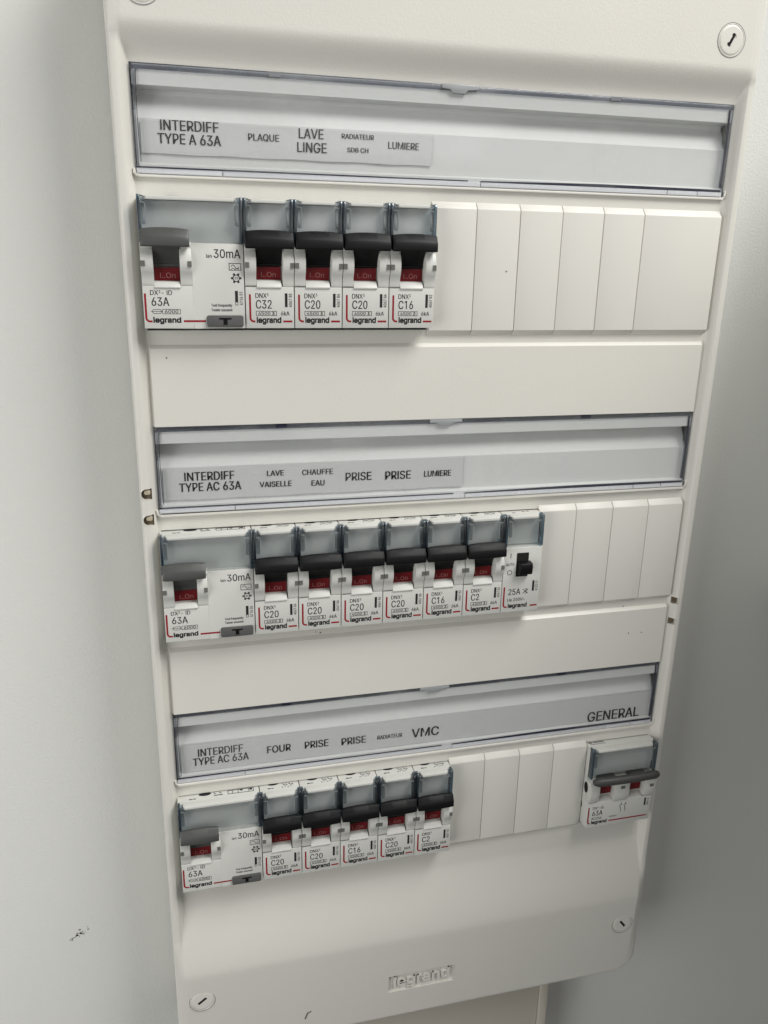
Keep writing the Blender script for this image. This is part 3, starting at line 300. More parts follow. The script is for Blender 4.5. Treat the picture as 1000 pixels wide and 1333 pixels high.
# ------------------------------------------------------------------ setting: wall
WY = 32.0
bm = bmesh.new()
box(bm, -700, 700, WY, WY + 60, -800, 800)
wall = fin(bm, 'wall', M['wall']); wall['kind'] = 'structure'
bm = bmesh.new()
for i in range(26):
    t = random.random(); x = -169.5 + 9 * t + random.gauss(0, 0.9); z = -183.5 + 6.5 * t + random.gauss(0, 0.7)
    r = abs(random.gauss(0.25, 0.2)) + 0.12
    prism_y(bm, [(x + r * random.uniform(.5, 1.5) * math.cos(a), z + r * random.uniform(.4, 1.2) * math.sin(a)) for a in [k * 2 * math.pi / 7 for k in range(7)]], WY - 0.06, WY + 0.02)
fin(bm, 'scuff_mark', mat('grey scuff', (0.23, 0.225, 0.21), 0.8, 0.2, vary=0.5, vscale=400), wall)


# unseen block added just right of the view; it keeps the ceiling light off the wall beside the panel
bm = bmesh.new(); box(bm, 201, 640, -470, WY, -25, 235)
blocker = fin(bm, 'side_wall', M['wall']); blocker['kind'] = 'structure'

# ------------------------------------------------------------------ cable trunking under the panel
tr = thing('cable_trunking', 'pale vertical cable trunking running down below the panel', 'trunking', (0, 38, -520))
bm = bmesh.new(); box(bm, -95, 73.5, 12, WY - .1, -520, -212)
fin(bm, 'trunking_cover', M['trunk'], tr, (0, -38, 520), bev=0.5)
for xa, xb in ((73.7, 78.6), (-100, -95.2)):
    bm = bmesh.new(); box(bm, xa, xb, 10.5, WY - .1, -520, -212)
    fin(bm, 'trunking_edge', M['trunk'], tr, (0, -38, 520), bev=0.6)

# ------------------------------------------------------------------ distribution panel
panel = thing('distribution_panel', 'tall white plastic electrical distribution panel with three rows of breakers, mounted on the wall', 'electrical panel', (0, 40, -232))
PL = (0, -40, 232)
HX = 119.8
WX = 113.4; WT = 63.6; WB = 29.4
def surf(x, z):
    a = abs(x)
    rim = 3.5 * sm(113.6, 116.8, a)
    top = 4.8 * sm(195.6, 208.5, z); bt = max(0, min(1, (-146 - z) / 33)); bot = 6.6 * (0.4 * bt * bt * (3 - 2 * bt) + 0.6 * bt) - 2.4 * max(0, (-181 - z) / 50)
    bar = max(top, bot)
    if bar > 3.8: bar -= (bar - 3.8) * sm(114.5, 119.6, a)
    h = (rim ** 6 + bar ** 6) ** (1 / 6)
    blk = 0.0
    for i, rc in enumerate(RC):
        t = rc - 27.4
        if i < 2:
            nb = RC[i + 1] + 27.6
            if nb <= z <= t: blk = max(blk, min(1, (t - z) / 1.3) * min(1, (z - nb) / 1.2))
        else: pass
    h = max(h, 1.6 * blk * (1 - sm(112.6, 113.3, a)))
    rr = 1.9
    if a > HX - rr:
        d = min(1, (a - (HX - rr)) / rr); h -= rr * (1 - math.sqrt(max(0, 1 - d * d)))
    zb = -231.0; zt = 250.0
    if z < zb + rr:
        d = min(1, (zb + rr - z) / rr); h -= rr * (1 - math.sqrt(max(0, 1 - d * d)))
    return -h
xs = set(); zs = set()
def span(s, a, b, n):
    for i in range(n + 1): s.add(round(a + (b - a) * i / n, 4))
span(xs, -HX, -HX + 1.9, 6); span(xs, HX - 1.9, HX, 6)
for sg in (-1, 1):
    span(xs, sg * 113.6, sg * 117.4, 8)
    for q in (112.6, 112.95, 113.3, WX, 113.0): xs.add(sg * q)
span(xs, -112, 112, 28)
span(zs, -231, -229.1, 6); span(zs, -181, -140, 24); span(zs, 196.1, 210.5, 18); zs.add(250.0); span(zs, 215, 245, 3)
span(zs, -228, -181, 16)
for i, rc in enumerate(RC):
    for q in (WT, WB, 22.9, -22.3, 24.5, -27.4, -28.0, -28.7, 27.6, 28.8): zs.add(round(rc + q, 4))
    span(zs, rc - 22.3, rc + 22.9, 6)
span(zs, RC[0] - 56, RC[0] - 29, 3); span(zs, RC[1] - 56, RC[1] - 29, 3)
OX = 113.0
holes = [(-WX, WX, rc + WB, rc + WT) for rc in RC] + [(-OX, OX, rc - 22.3, rc + 22.9) for rc in RC]
EMB = (-18.6, 15.9, -213.2, -202.6)
holes.append(EMB)
xs |= {EMB[0], EMB[1]}; zs |= {EMB[2], EMB[3]}
HH = [(-119.15, -115.3, 47.9, 52.3, 'l'), (-119.0, -115.15, 37.6, 42.0, 'l'), (114.6, 117.4, -15.3, -12.0, 'r'), (114.5, 117.3, -25.8, -22.6, 'r')]
for h in HH:
    holes.append(h[:4]); xs |= {h[0], h[1]}; zs |= {h[2], h[3]}
xs = sorted(xs); zs = sorted(zs)
# merge lines that nearly coincide
def thin(l, keep):
    o = [l[0]]
    for q in l[1:]:
        if q - o[-1] < 0.03:
            if q in keep: o[-1] = q
            continue
        o.append(q)
    return o
keepx = {c for h in holes for c in h[:2]}; keepz = {c for h in holes for c in h[2:4]}
keepz = {round(c, 4) for c in keepz}
xs = thin(xs, keepx); zs = thin(zs, keepz)
bm = bmesh.new()
V = [[bm.verts.new((x, surf(x, z), z)) for z in zs] for x in xs]
for i in range(len(xs) - 1):
    for j in range(len(zs) - 1):
        cx = (xs[i] + xs[i + 1]) / 2; cz = (zs[j] + zs[j + 1]) / 2
        if any(h[0] < cx < h[1] and h[2] < cz < h[3] for h in holes): continue
        bm.faces.new((V[i][j], V[i + 1][j], V[i + 1][j + 1], V[i][j + 1]))
for v in bm.verts:                            # the lower corners are cut round
    t = max(0.0, (-221.5 - v.co.z) / 9.5)
    v.co.x -= math.copysign(10 * t * t * sm(90, HX, abs(v.co.x)), v.co.x)
loose = [v for v in bm.verts if not v.link_faces]
bmesh.ops.delete(bm, geom=loose, context='VERTS')
# edges run back: the outer skirt to the wall, each opening a short wall thickness
bound = [e for e in bm.edges if len(e.link_faces) == 1]
r = bmesh.ops.extrude_edge_only(bm, edges=bound)
for v in [g for g in r['geom'] if isinstance(g, bmesh.types.BMVert)]:
    outer = abs(v.co.x) > HX - 0.01 or (v.co.z < -221.6 and abs(v.co.x) > 105) or v.co.z < -230.9 or v.co.z > 249.9
    v.co.y = WY - 4 if outer else max(v.co.y + 2.2, 1.6)
fin(bm, 'front_cover', M['cover'], panel, PL, smooth=24)
bm = bmesh.new(); box(bm, -118.3, 118.3, 24, WY - .1, -221, 249)
fin(bm, 'back_box', M['cover'], panel, PL)

# round off the left hinge sockets and fill the sockets
for x0, x1, z0, z1, sd in HH:
    bm = bmesh.new()
    yb = surf((x0 + x1) / 2, z0) + 2.6
    box(bm, x0 - .1, x1 + .1, yb, yb + 0.4, z0 - .1, z1 + .1)
    h = fin(bm, 'hinge_socket', M['brown'] if sd == 'l' else M['tan'], panel, PL)
    bm = bmesh.new()
    if sd == 'l':
        cx = x1 - 1.6; cz = (z0 + z1) / 2
        prism_y(bm, rrect(cx - 1.2, cx + 1.1, cz - 0.2, cz + 1.6, 0.7), yb - 1.9, yb + .1)
        fin(bm, 'hinge_tongue', M['tan'], h, bev=0.2)
        # corner webs that make the socket D-shaped
        bm = bmesh.new()
        for sg in (-1, 1):
            zc = z0 if sg < 0 else z1
            pts = [(x0 - .05, zc + sg * .05)] + [(x0 + 1.9 - 1.9 * math.cos(math.radians(a)), zc - sg * 1.9 + sg * 1.9 * math.sin(math.radians(a))) for a in range(0, 91, 15)]
            if sg < 0: pts = pts[::-1]
            a = [bm.verts.new((px, surf(px, zc) - 0.012, pz)) for px, pz in pts]
            b = [bm.verts.new((px, surf(px, zc) + 2.0, pz)) for px, pz in pts]
            bm.faces.new(a); bm.faces.new(b[::-1]); n = len(a)
            for i in range(n): bm.faces.new((a[i], b[i], b[(i + 1) % n], a[(i + 1) % n]))
        fin(bm, 'socket_web', M['cover'], h)
    else:
        box(bm, x0 + .9, x1 + .05, yb - 1.2, yb + .1, z0 + .5, z1 + .05)
        fin(bm, 'hinge_tongue', M['brown'], h)

# quarter-turn screw caps with slots
for cx, cz, ang, keyhole in ((105.2, 216.9, 62, True), (-107.9, 217.3, 30, True), (-108.3, -194.6, 38, False), (108.2, -196.6, -52, False)):
    yf = surf(cx, cz)
    bm = bmesh.new()
    rad = 5.2
    # dished rim ring round a flat disc
    n = 40
    prof = [(rad + 0.55, 0.05), (rad + 0.45, -0.12), (rad + 0.15, -0.16), (rad, 0.02), (rad - 0.25, -0.22), (rad - 0.9, -0.24)]
    rings = [[bm.verts.new((cx + q * math.cos(2 * math.pi * i / n), yf + d, cz + q * math.sin(2 * math.pi * i / n))) for i in range(n)] for q, d in prof]
    for a, b in zip(rings, rings[1:]):
        for i in range(n): bm.faces.new((a[i], a[(i + 1) % n], b[(i + 1) % n], b[i]))
    bm.faces.new(rings[-1])
    cap = fin(bm, 'screw_cap', M['cover'], panel, PL, smooth=50)
    bm = bmesh.new(); ring(bm, disc(cx, cz, rad + .72, 40), disc(cx, cz, rad + .50, 40), yf - 0.14, yf + .3)
    fin(bm, 'screw_groove', M['groove'], cap)
    bm = bmesh.new()
    c, s = math.cos(math.radians(ang)), math.sin(math.radians(ang))
    rot = lambda p: (cx + p[0] * c - p[1] * s, cz + p[0] * s + p[1] * c)
    if keyhole:
        o = [rot(p) for p in [(-2.4, -.5), (-1.7, -1.0), (-1.0, -.5), (0, -.62), (1.0, -.5), (1.7, -1.1), (2.4, -.6), (2.5, .5), (1.8, 1.0), (1.0, .5), (0, .6), (-1.0, .5), (-1.7, 1.1), (-2.4, .6)]]
    else:
        o = [rot(p) for p in rrect(-2.4, 2.4, -.7, .7, .3)]
    prism_y(bm, o, yf - 0.26, yf - 0.1)
    fin(bm, 'screw_slot', M['dark'], cap)
    bm = bmesh.new()
    o2 = [rot(p) for p in [(-2.2, -.75), (1.9, -.75), (2.2, -.5), (-2.3, -.5)]]
    prism_y(bm, o2, yf - 0.30, yf - 0.2)
    fin(bm, 'slot_lip', M['cover'], cap)

EY = surf(0, -208)
# sunk brand plate with raised letters
bm = bmesh.new()
box(bm, EMB[0] - .2, EMB[1] + .2, EY + 1.25, EY + 1.9, EMB[2] - .2, EMB[3] + .2)
plate = fin(bm, 'brand_plate', M['cover'], panel, PL)
bm = bmesh.new()
text(bm, 'legrand', (EMB[0] + EMB[1]) / 2, EMB[2] + 3.1, 6.0, 30.0, y=EY + .2, bold=0.02, align='c')
ex = bmesh.ops.extrude_face_region(bm, geom=list(bm.faces))
for v in [g for g in ex['geom'] if isinstance(g, bmesh.types.BMVert)]: v.co.y += 1.15
fin(bm, 'brand_lettering', M['cover'], plate)

# dust specks on the cover
bm = bmesh.new()
for x, z, y in ((-118.2, 107, -2.9), (-116.8, 100.7, -2.6), (-107, 100.6, -1.6), (115.6, 58.9, -1.8), (100.7, -28.8, -1.6), (93.9, -28.5, -1.6), (-115.6, 79.3, -1.6),
                (-53, -14.2, 0), (-51.1, -14.7, 0), (111, 108.6, 0), (90.5, -15.3, 0)):
    r = random.uniform(.22, .38)
    prism_y(bm, disc(x, z, r, 7), y - 0.1, y + .3)
    fin(bm, 'dust_speck', M['softink'], panel, PL); bm = bmesh.new()
prism_y(bm, [(x, z) for x, z in ((-60.6, -219.2), (-60.1, -219.5), (-58.9, -216.4), (-57.0, -215.3), (-57.2, -214.8), (-59.4, -215.7))], surf(-60, -217) - .1, surf(-60, -217) + .3)
fin(bm, 'dust_speck', M['softink'], panel, PL)

# ------------------------------------------------------------------ label windows (one per row)
def label_window(rc, r):
    prof = [(0.2, 63.4), (-0.35, 62.6), (-0.35, 57.0), (5.6, 56.5), (6.0, 55.2), (1.5, 47.2), (1.5, 33.4), (-0.2, 32.7), (-0.2, 29.6), (6.5, 29.6), (6.5, 63.4)]
    bm = bmesh.new(); prism_x(bm, [(y, z + rc) for y, z in prof], -112.9, 112.9)
    w = fin(bm, 'label_window', M['holder'], panel, PL, smooth=14)
    # side cheeks, edge light put into their tint
    for sg in (-1, 1):
        bm = bmesh.new(); box(bm, sg * 113.3, sg * 112.1, -0.75, 3.0, rc + 30.2, rc + 63.3)
        fin(bm, 'window_side', M['smoke'], w, bev=0.2)
        bm = bmesh.new()
        pts = [(sg * (111.35 + 0.35 * math.sin(k / 8 * 3.1)), rc + 33.5 + k / 8 * 28) for k in range(9)]
        stroke(bm, pts, 0.2, -1.15, -0.2)
        fin(bm, 'seam_line', M['blue'], w)
    bm = bmesh.new(); box(bm, -113.2, 113.2, -0.9, -0.42, rc + 61.5, rc + 63.45)
    fin(bm, 'top_edge', M['smoke'], w, bev=0.15)
    # bottom lip with breaks, edge light painted as its colour, dark wedge of the seam on the right half
    cuts = [-113.2, -84.5, 9.9, 88.0, 101.5, 112.6]
    for a, b in zip(cuts, cuts[1:]):
        bm = bmesh.new(); box(bm, a + .15, b - .15, -0.95, -0.3, rc + 29.9, rc + 31.5)
        fin(bm, 'bottom_lip', M['lilac'], w, bev=0.2)
    bm = bmesh.new()
    prism_y(bm, [(-113, rc + 31.65), (5, rc + 31.65), (5, rc + 32.0), (-113, rc + 32.1)], -0.5, -0.3)
    fin(bm, 'bottom_seam', M['blue'], w)  # edge-light line of the clear cover, drawn as dark colour
    bm = bmesh.new()
    prism_y(bm, [(10, rc + 31.6), (112, rc + 31.6), (112, rc + 32.4), (60, rc + 32.7), (10, rc + 31.95)], -0.55, -0.3)
    fin(bm, 'bottom_seam', M['blue'], w)
    for x, wd in ((-66, 4.2), (62, 4.2)):
        bm = bmesh.new()
        prism_y(bm, rrect(x - wd / 2, x + wd / 2, rc + 61.9, rc + 63.3, .3), -1.0, -0.5)
        fin(bm, 'catch_tab', M['blue'] if r else M['smoke_tint'], w)
    bm = bmesh.new()
    prism_y(bm, [(-6.6, rc + 63.5), (7, rc + 63.5), (7, rc + 62.1), (3.2, rc + 61.8), (2.2, rc + 60.6), (-2.6, rc + 60.6), (-3.4, rc + 61.8), (-6.6, rc + 62.1)], -1.5, -0.6)
    fin(bm, 'finger_catch', M['frost'], w, bev=0.15)
    # the clear front itself
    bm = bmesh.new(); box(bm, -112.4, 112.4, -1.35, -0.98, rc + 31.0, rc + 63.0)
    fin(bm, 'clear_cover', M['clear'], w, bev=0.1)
    # bead of the cover under and beside the window
    bm = bmesh.new()
    pts = [(-113.9, rc + 31.5), (-113.7, rc + 29.9), (-113.0, rc + 29.25), (-112, rc + 29.1), (112, rc + 29.1), (113.2, rc + 29.25), (113.9, rc + 30.1), (114.1, rc + 32)]
    stroke(bm, pts, 0.9, -1.2, 0.4)
    fin(bm, 'window_bead', M['cover'], w, bev=0.25)
    return w
for r, rc in enumerate(RC): label_window(rc, r)

# printed paper strips inside the windows
CAP = [[
('INTERDIFF',-104.8,19.7,43.78,3.21),
('TYPE A 63A',-105.7,21.1,39.59,3.24),
('PLAQUE',-75.5,11.0,41.94,2.20),
('LAVE',-58.0,9.2,43.47,3.20),
('LINGE',-58.6,10.9,39.01,3.23),
('RADIATEUR',-42.6,11.9,44.09,1.62),
('SDB CH',-40.5,7.9,39.76,1.51),
('LUMIERE',-25.6,11.8,41.54,2.29),
],
[
('INTERDIFF',-103.4,19.3,41.89,3.35),
('TYPE AC 63A',-105.3,23.5,37.65,3.38),
('LAVE',-71.9,6.9,42.48,2.17),
('VAISELLE',-74.7,12.7,38.02,2.19),
('CHAUFFE',-58.0,12.5,42.19,2.20),
('EAU',-54.4,5.6,37.67,2.22),
('PRISE',-40.7,11.1,39.03,3.36),
('PRISE',-24.3,11.2,38.80,3.40),
('LUMIERE',-7.8,11.9,39.25,2.46),
],
[
('INTERDIFF',-104.2,19.4,40.69,3.60),
('TYPE AC 63A',-106.3,23.7,36.38,3.62),
('FOUR',-74.9,10.7,38.15,3.48),
('PRISE',-58.4,11.0,38.12,3.52),
('PRISE',-41.9,11.6,37.52,3.56),
('RADIATEUR',-25.4,11.8,38.19,2.00),
('VMC',-9.2,13.2,36.97,4.45),
('GENERAL',78.6,27.9,33.55,5.17),
],]
strip_lab = ('printed paper label strip in the top window, reading INTERDIFF TYPE A 63A to LUMIERE',
             'printed paper label strip in the middle window, with VAISELLE and CHAUFFE EAU on it',
             'printed paper label strip in the bottom window, from FOUR to VMC and GENERAL')
for r, rc in enumerate(RC):
    st = thing('label_strip', strip_lab[r], 'paper label', (-50 if r < 2 else 0, 0.8, rc + 34), 'paper label strips in the windows')
    lo = (50 if r < 2 else 0, -0.8, -rc - 34)
    z0, z1 = ((36.4, 46.4), (34.4, 46.6), (33.5, 46.6))[r]
    x1 = (-9.0, 9.2, 112.0)[r]; x0 = -111.0
    bm = bmesh.new()
    NX = 40
    f = [[bm.verts.new((x0 + (x1 - x0) * i / NX, 0.95 + k * 0.2 + 0.12 * math.sin(i * 0.9 + r) * 0.4, rc + (z1 if t else z0) + (0.10 * math.sin(i * .7 + r)))) for i in range(NX + 1)] for k in (0, 1) for t in (0, 1)]
    for i in range(NX):
        bm.faces.new((f[0][i], f[0][i + 1], f[1][i + 1], f[1][i])); bm.faces.new((f[2][i + 1], f[2][i], f[3][i], f[3][i + 1]))
        bm.faces.new((f[0][i], f[2][i], f[2][i + 1], f[0][i + 1])); bm.faces.new((f[1][i], f[1][i + 1], f[3][i + 1], f[3][i]))
    fin(bm, 'paper', M['paper'], st, lo)
    for s, x, wdt, z, cap in CAP[r]:
        bm = bmesh.new(); text(bm, s, x, rc + z, cap, wdt, y=0.8, bold=(0.021 if cap < 3 else 0.017))
        letters(bm, 'caption', M['ink'], st, lo)

# ------------------------------------------------------------------ blanking strips
def blank_strip(r, m0, m1, label, widths=None):
    rc = RC[r]
    t = thing('blanking_strip', label, 'blanking plate', (mx((m0 + m1) / 2), 0, rc - 24.5), 'white blanking strips closing unused module slots')
    lo = (-mx((m0 + m1) / 2), 0, -rc + 24.5)
    m = m0
    for wd in widths or [1] * (m1 - m0):
        bm = bmesh.new()
        a, b = mx(m) + 0.13, mx(m + wd) - 0.13
        if m + wd == 13: b -= 0.3
        d = random.uniform(-.05, .05)
        prism_x(bm, [(3, rc + 24.4), (-0.06, rc + 24.4), (-2.1 + d, rc + 22.0), (-2.1 + d, rc - 22.4), (-0.06, rc - 24.4), (3, rc - 24.4)], a, b)
        fin(bm, 'plate_segment', M['blank'], t, lo, bev=0.16)
        m += wd
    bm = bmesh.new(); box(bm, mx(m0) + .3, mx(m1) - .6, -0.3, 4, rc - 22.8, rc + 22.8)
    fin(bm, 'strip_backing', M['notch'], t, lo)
    return t
blank_strip(0, 6, 11, 'white blanking strip of five narrow segments beside the LUMIERE breaker in the top row')
blank_strip(0, 11, 13, 'plain wide white blanking plate at the right end of the top row', [2])
blank_strip(1, 9, 13, 'white blanking strip of four segments right of the 25A contactor in the middle row')
blank_strip(2, 7, 11, 'white blanking strip of four segments left of the GENERAL switch in the bottom row')
bm = bmesh.new()
for x, z in ((21.7, 132.4),):
    bm = bmesh.new(); prism_y(bm, disc(x, z, .28, 7), -2.26, -2.0)
    fin(bm, 'dust_speck', M['softink'], panel, PL)

# ------------------------------------------------------------------ breakers
ZB = 20.9                                     # the thing's base is this far below the middle of the row
LO = (0, 0, ZB)
YF = -8.0                                     # front face of the lower label area
YP = YF - 0.045                               # print
def arc(y0, z0, r, a0, a1, n):
    return [(y0 - r * math.cos(math.radians(a0 + (a1 - a0) * i / n)), z0 + r * math.sin(math.radians(a0 + (a1 - a0) * i / n))) for i in range(n + 1)]

def body_core(bm, w):
    h = w / 2 - 0.18
    prism_x(bm, [(22, 22.4), (-4.6, 22.4), (-5.0, 22.0), (-5.0, 8.4), (-4.2, 7.0), (-4.2, -5.2), (YF, -6.6), (YF, -ZB), (22, -ZB)], -h, h)
    lip(bm, h)

def lip(bm, h):
    """the pale top of a module reaches forward over its label flap, cut back at both corners"""
    o = [(-h + 2.9, YF - .05), (-h + 2.3, YF + .9), (-h + 2.0, -4.7), (-h + 2.0, -4.4), (h - 2.0, -4.4), (h - 2.0, -4.7), (h - 2.3, YF + .9), (h - 2.9, YF - .05)]
    a = [bm.verts.new((x, y, 22.46)) for x, y in o]; b = [bm.verts.new((x, y, 21.35)) for x, y in o]
    bm.faces.new(a); bm.faces.new(b[::-1])
    for i in range(len(o)): bm.faces.new((a[i], b[i], b[(i + 1) % len(o)], a[(i + 1) % len(o)]))

def cheeks(bm, xa, xb):
    prof = [(-3, 8.4)] + [(-7.2, 8.4), (-8.4, 7.2)] + arc(-2.4, 1.2, 7.3, 40, -36, 9) + [(YF - .03, -5.2), (YF + .1, -6.4), (-3, -6.5)]
    prism_x(bm, prof, xa, xb)

def neck(bm, xa, xb, dz=0.0):
    """the black stem from the paddle back into the well, with a ridge above the flag"""
    prism_x(bm, [(-11.0, 7.2), (-8.6, 5.6), (-6.8, 3.6), (-5.7, 1.6 + dz), (-6.0, 1.2 + dz), (-6.0, 0.5 + dz), (-5.3, 0.3 + dz), (-4.1, 0.3 + dz), (-4.1, 7.2)], xa, xb)

def flag(bm, xa, xb, dz=0.0):
    prism_x(bm, [(-4.1, 0.22 + dz), (-5.2, 0.22 + dz), (-5.25, -1.6 + dz), (-5.0, -4.3 + dz), (-4.1, -4.3 + dz)], xa, xb)

def handle(bm, xa, xb, arch=0.6):
    """broad paddle: an arched upper edge, a sloping top face and a flat front"""
    n = 14; ringz = []
    for i in range(n + 1):
        t = i / n; x = xa + (xb - xa) * t; u = 2 * t - 1
        bow = 1 - abs(u) ** 2.4
        zt = 12.0 + arch * bow; yo = -11.9 - 0.5 * bow
        ringz.append([bm.verts.new(c) for c in ((x, -8.2, 7.0), (x, yo + .4, 6.3), (x, yo, 6.7), (x, yo + 0.05, 9.2 + 0.3 * bow), (x, yo + 0.45, 9.8 + .35 * bow), (x, -10.3, zt - .25), (x, -9.6, zt), (x, -8.6, zt - .3))])
    for a, b in zip(ringz, ringz[1:]):
        k = len(a)
        for i in range(k): bm.faces.new((a[i], b[i], b[(i + 1) % k], a[(i + 1) % k]))
    bm.faces.new(ringz[0][::-1]); bm.faces.new(ringz[-1])

def flap(t, w, zbot, left_edge=True):
    """the clear label flap at the top of a module"""
    h = w / 2 - 0.12
    bm = bmesh.new(); box(bm, -h + 1.0, h - 1.0, -8.05, -7.6, zbot, 21.2)
    f = fin(bm, 'label_flap', M['flap'], t, LO, bev=0.12)
    for sg in (-1, 1):
        bm = bmesh.new()
        prism_x(bm, [(-8.15, zbot - .3), (-8.15, 21.9), (-7.6, 22.9), (-4.55, 22.9), (-4.55, 22.5), (-5.02, 22.1), (-5.02, zbot - .3)], sg * h, sg * (h - 1.05))
        fin(bm, 'flap_side', M['teal'], f, bev=0.15)
    for sg in (-1, 1):
        bm = bmesh.new()
        a, b = sorted((sg * (h - 1.1), sg * (h - 2.7)))
        prism_y(bm, rrect(a, b, 13.4, 20.2, 0.6), -8.22, -7.95)
        prism_y(bm, [(sg * (h - 1.05), 22.8), (sg * (h - 1.05), 20.9), (sg * (h - 3.1), 20.9), (sg * (h - 2.6), 21.6), (sg * (h - 1.9), 22.7)], -8.3, -7.3)
        lug = fin(bm, 'flap_lug', M['flapclear'], f, bev=0.12)
        bm = bmesh.new()
        stroke(bm, [(sg * (h - 2.65), 13.6), (sg * (h - 2.75), 14.4), (sg * (h - 2.75), 19.6), (sg * (h - 2.55), 20.2), (sg * (h - 2.0), 20.4), (sg * (h - 1.3), 20.4)], 0.26, -8.26, -7.98)
        fin(bm, 'flap_groove', M['groove'], f)
    bm = bmesh.new(); box(bm, -h + 1.2, h - 1.2, -5.5, -5.06, zbot + .1, 21.2)
    fin(bm, 'label_insert', M['insert'], f)
    return f
M['flapclear'] = clear('clear lug plastic', (0.74, 0.77, 0.78), 0.10, 0.16)

def notch(bm, x0, x1):
    prism_y(bm, [(x0, -0.1), (x1, -0.1), (x1, 1.75), (x0, 1.75)], -9.86, -8.5)

def bracket(bm, x, w0):
    """the red corner line left of the print"""
    pts = [(x, -9.1), (x, -17.3)] + [(x + 1.2 - 1.2 * math.cos(math.radians(a)), -17.3 - 1.2 * math.sin(math.radians(a))) for a in (20, 45, 70, 90)] + [(x + w0, -18.5)]
    stroke(bm, pts, 0.68, YP, YF + .02)

def top_marks(bm, xc, w, kind):
    """printed circuit symbols on the upper face"""
    z0, z1 = 22.38, 22.50
    def bar(xa, xb, ya, yb): box(bm, xa, xb, min(ya, yb), max(ya, yb), z0, z1)
    def ln(x0, y0, x1, y1, t=.22):
        d = Vector((x1 - x0, y1 - y0)).normalized() * t / 2; n = Vector((-d.y, d.x))
        P = [(x0 + n.x, y0 + n.y), (x1 + n.x, y1 + n.y), (x1 - n.x, y1 - n.y), (x0 - n.x, y0 - n.y)]
        a = [bm.verts.new((p[0], p[1], z1)) for p in P]; b = [bm.verts.new((p[0], p[1], z0)) for p in P]
        bm.faces.new(a); bm.faces.new(b[::-1])
        for i in range(4): bm.faces.new((a[i], b[i], b[(i + 1) % 4], a[(i + 1) % 4]))
    def oval(cx, cy, rx, ry, n=16):
        a = [bm.verts.new((cx + rx * math.cos(2 * math.pi * i / n), cy + ry * math.sin(2 * math.pi * i / n), z1)) for i in range(n)]
        b = [bm.verts.new((v.co.x, v.co.y, z0)) for v in a]
        bm.faces.new(a); bm.faces.new(b[::-1])
        for i in range(n): bm.faces.new((a[i], b[i], b[(i + 1) % n], a[(i + 1) % n]))
    if kind == 'mcb':
        oval(xc - 2.6, 0.4, 2.3, 1.0)
        bar(xc - 5.2, xc - 3.9, -2.8, -2.3); bar(xc - 3.6, xc - 2.6, -2.75, -2.4)
        for dx in (1.6, 4.2):
            ln(xc + dx, -0.2, xc + dx + .9, -1.5, .3); ln(xc + dx + .9, -2.6, xc + dx + 1.0, -1.9, .3); oval(xc + dx - .3, -2.7, .3, .25, 8)
            ln(xc + dx + 1.4, -0.6, xc + dx + 1.9, -1.6, .35)
    elif kind == 'rcd':
        oval(xc - 5.8, -0.4, 2.6, 1.1)
        bar(xc - 12.5, xc - 11.2, -3.0, -2.6); bar(xc - 10.9, xc - 9.6, -2.95, -2.6)
        bar(xc - 2.0, xc + 1.8, -2.3, -1.9); ln(xc - 2, -.3, xc - 1.2, -1.2, .3); ln(xc + .4, -.2, xc + 1.2, -1.1, .3)
        for ya in (-0.2, -2.4): ln(xc + 4, ya, xc + 15, ya)
        for xa in (4, 6, 8.4, 13, 15): ln(xc + xa, -0.2, xc + xa, -2.4)
        oval(xc + 9.8, -.7, .6, .5, 10); oval(xc + 13.9, -.8, .6, .6, 10)
    elif kind == 'contactor':
        bar(xc - 4, xc - 2.6, -2.6, -2.2); ln(xc + 1, -1, xc + 1.8, -2, .3); ln(xc + 3, -.8, xc + 3.8, -1.8, .3)
    else:
        bar(xc - 16.2, xc - 14.2, -1.0, -.2); bar(xc - 13.6, xc - 8.2, -0.8, -.2)
        for k in range(9): bar(xc - 15.6 + k * .9, xc - 15.0 + k * .9, -2.1, -1.7)

def ref_bar(bm, xb, num, z=-8.7, h=4.8):
    prism_y(bm, [(xb, z - h), (xb + 0.95, z - h), (xb + 0.95, z), (xb, z)], YP, YF + .02)
    text(bm, num, xb + 2.55, z - h, 1.15, h, y=YP, up=True, bold=0.012)

def brand(bm, x, w):
    text(bm, 'legrand', x, -18.95, 1.9, w, y=YP, bold=0.03)

def rating_box(bm, x0, x1, z0, z1, s, split=None):
    rect_ring(bm, x0, x1, z0, z1, 0.16, YP, YF + .02)
    if split: stroke(bm, [(split, z0), (split, z1)], 0.14, YP, YF + .02)
    text(bm, s, x0 + .7, z0 + .32, z1 - z0 - .64, x1 - x0 - 1.3, y=YP)

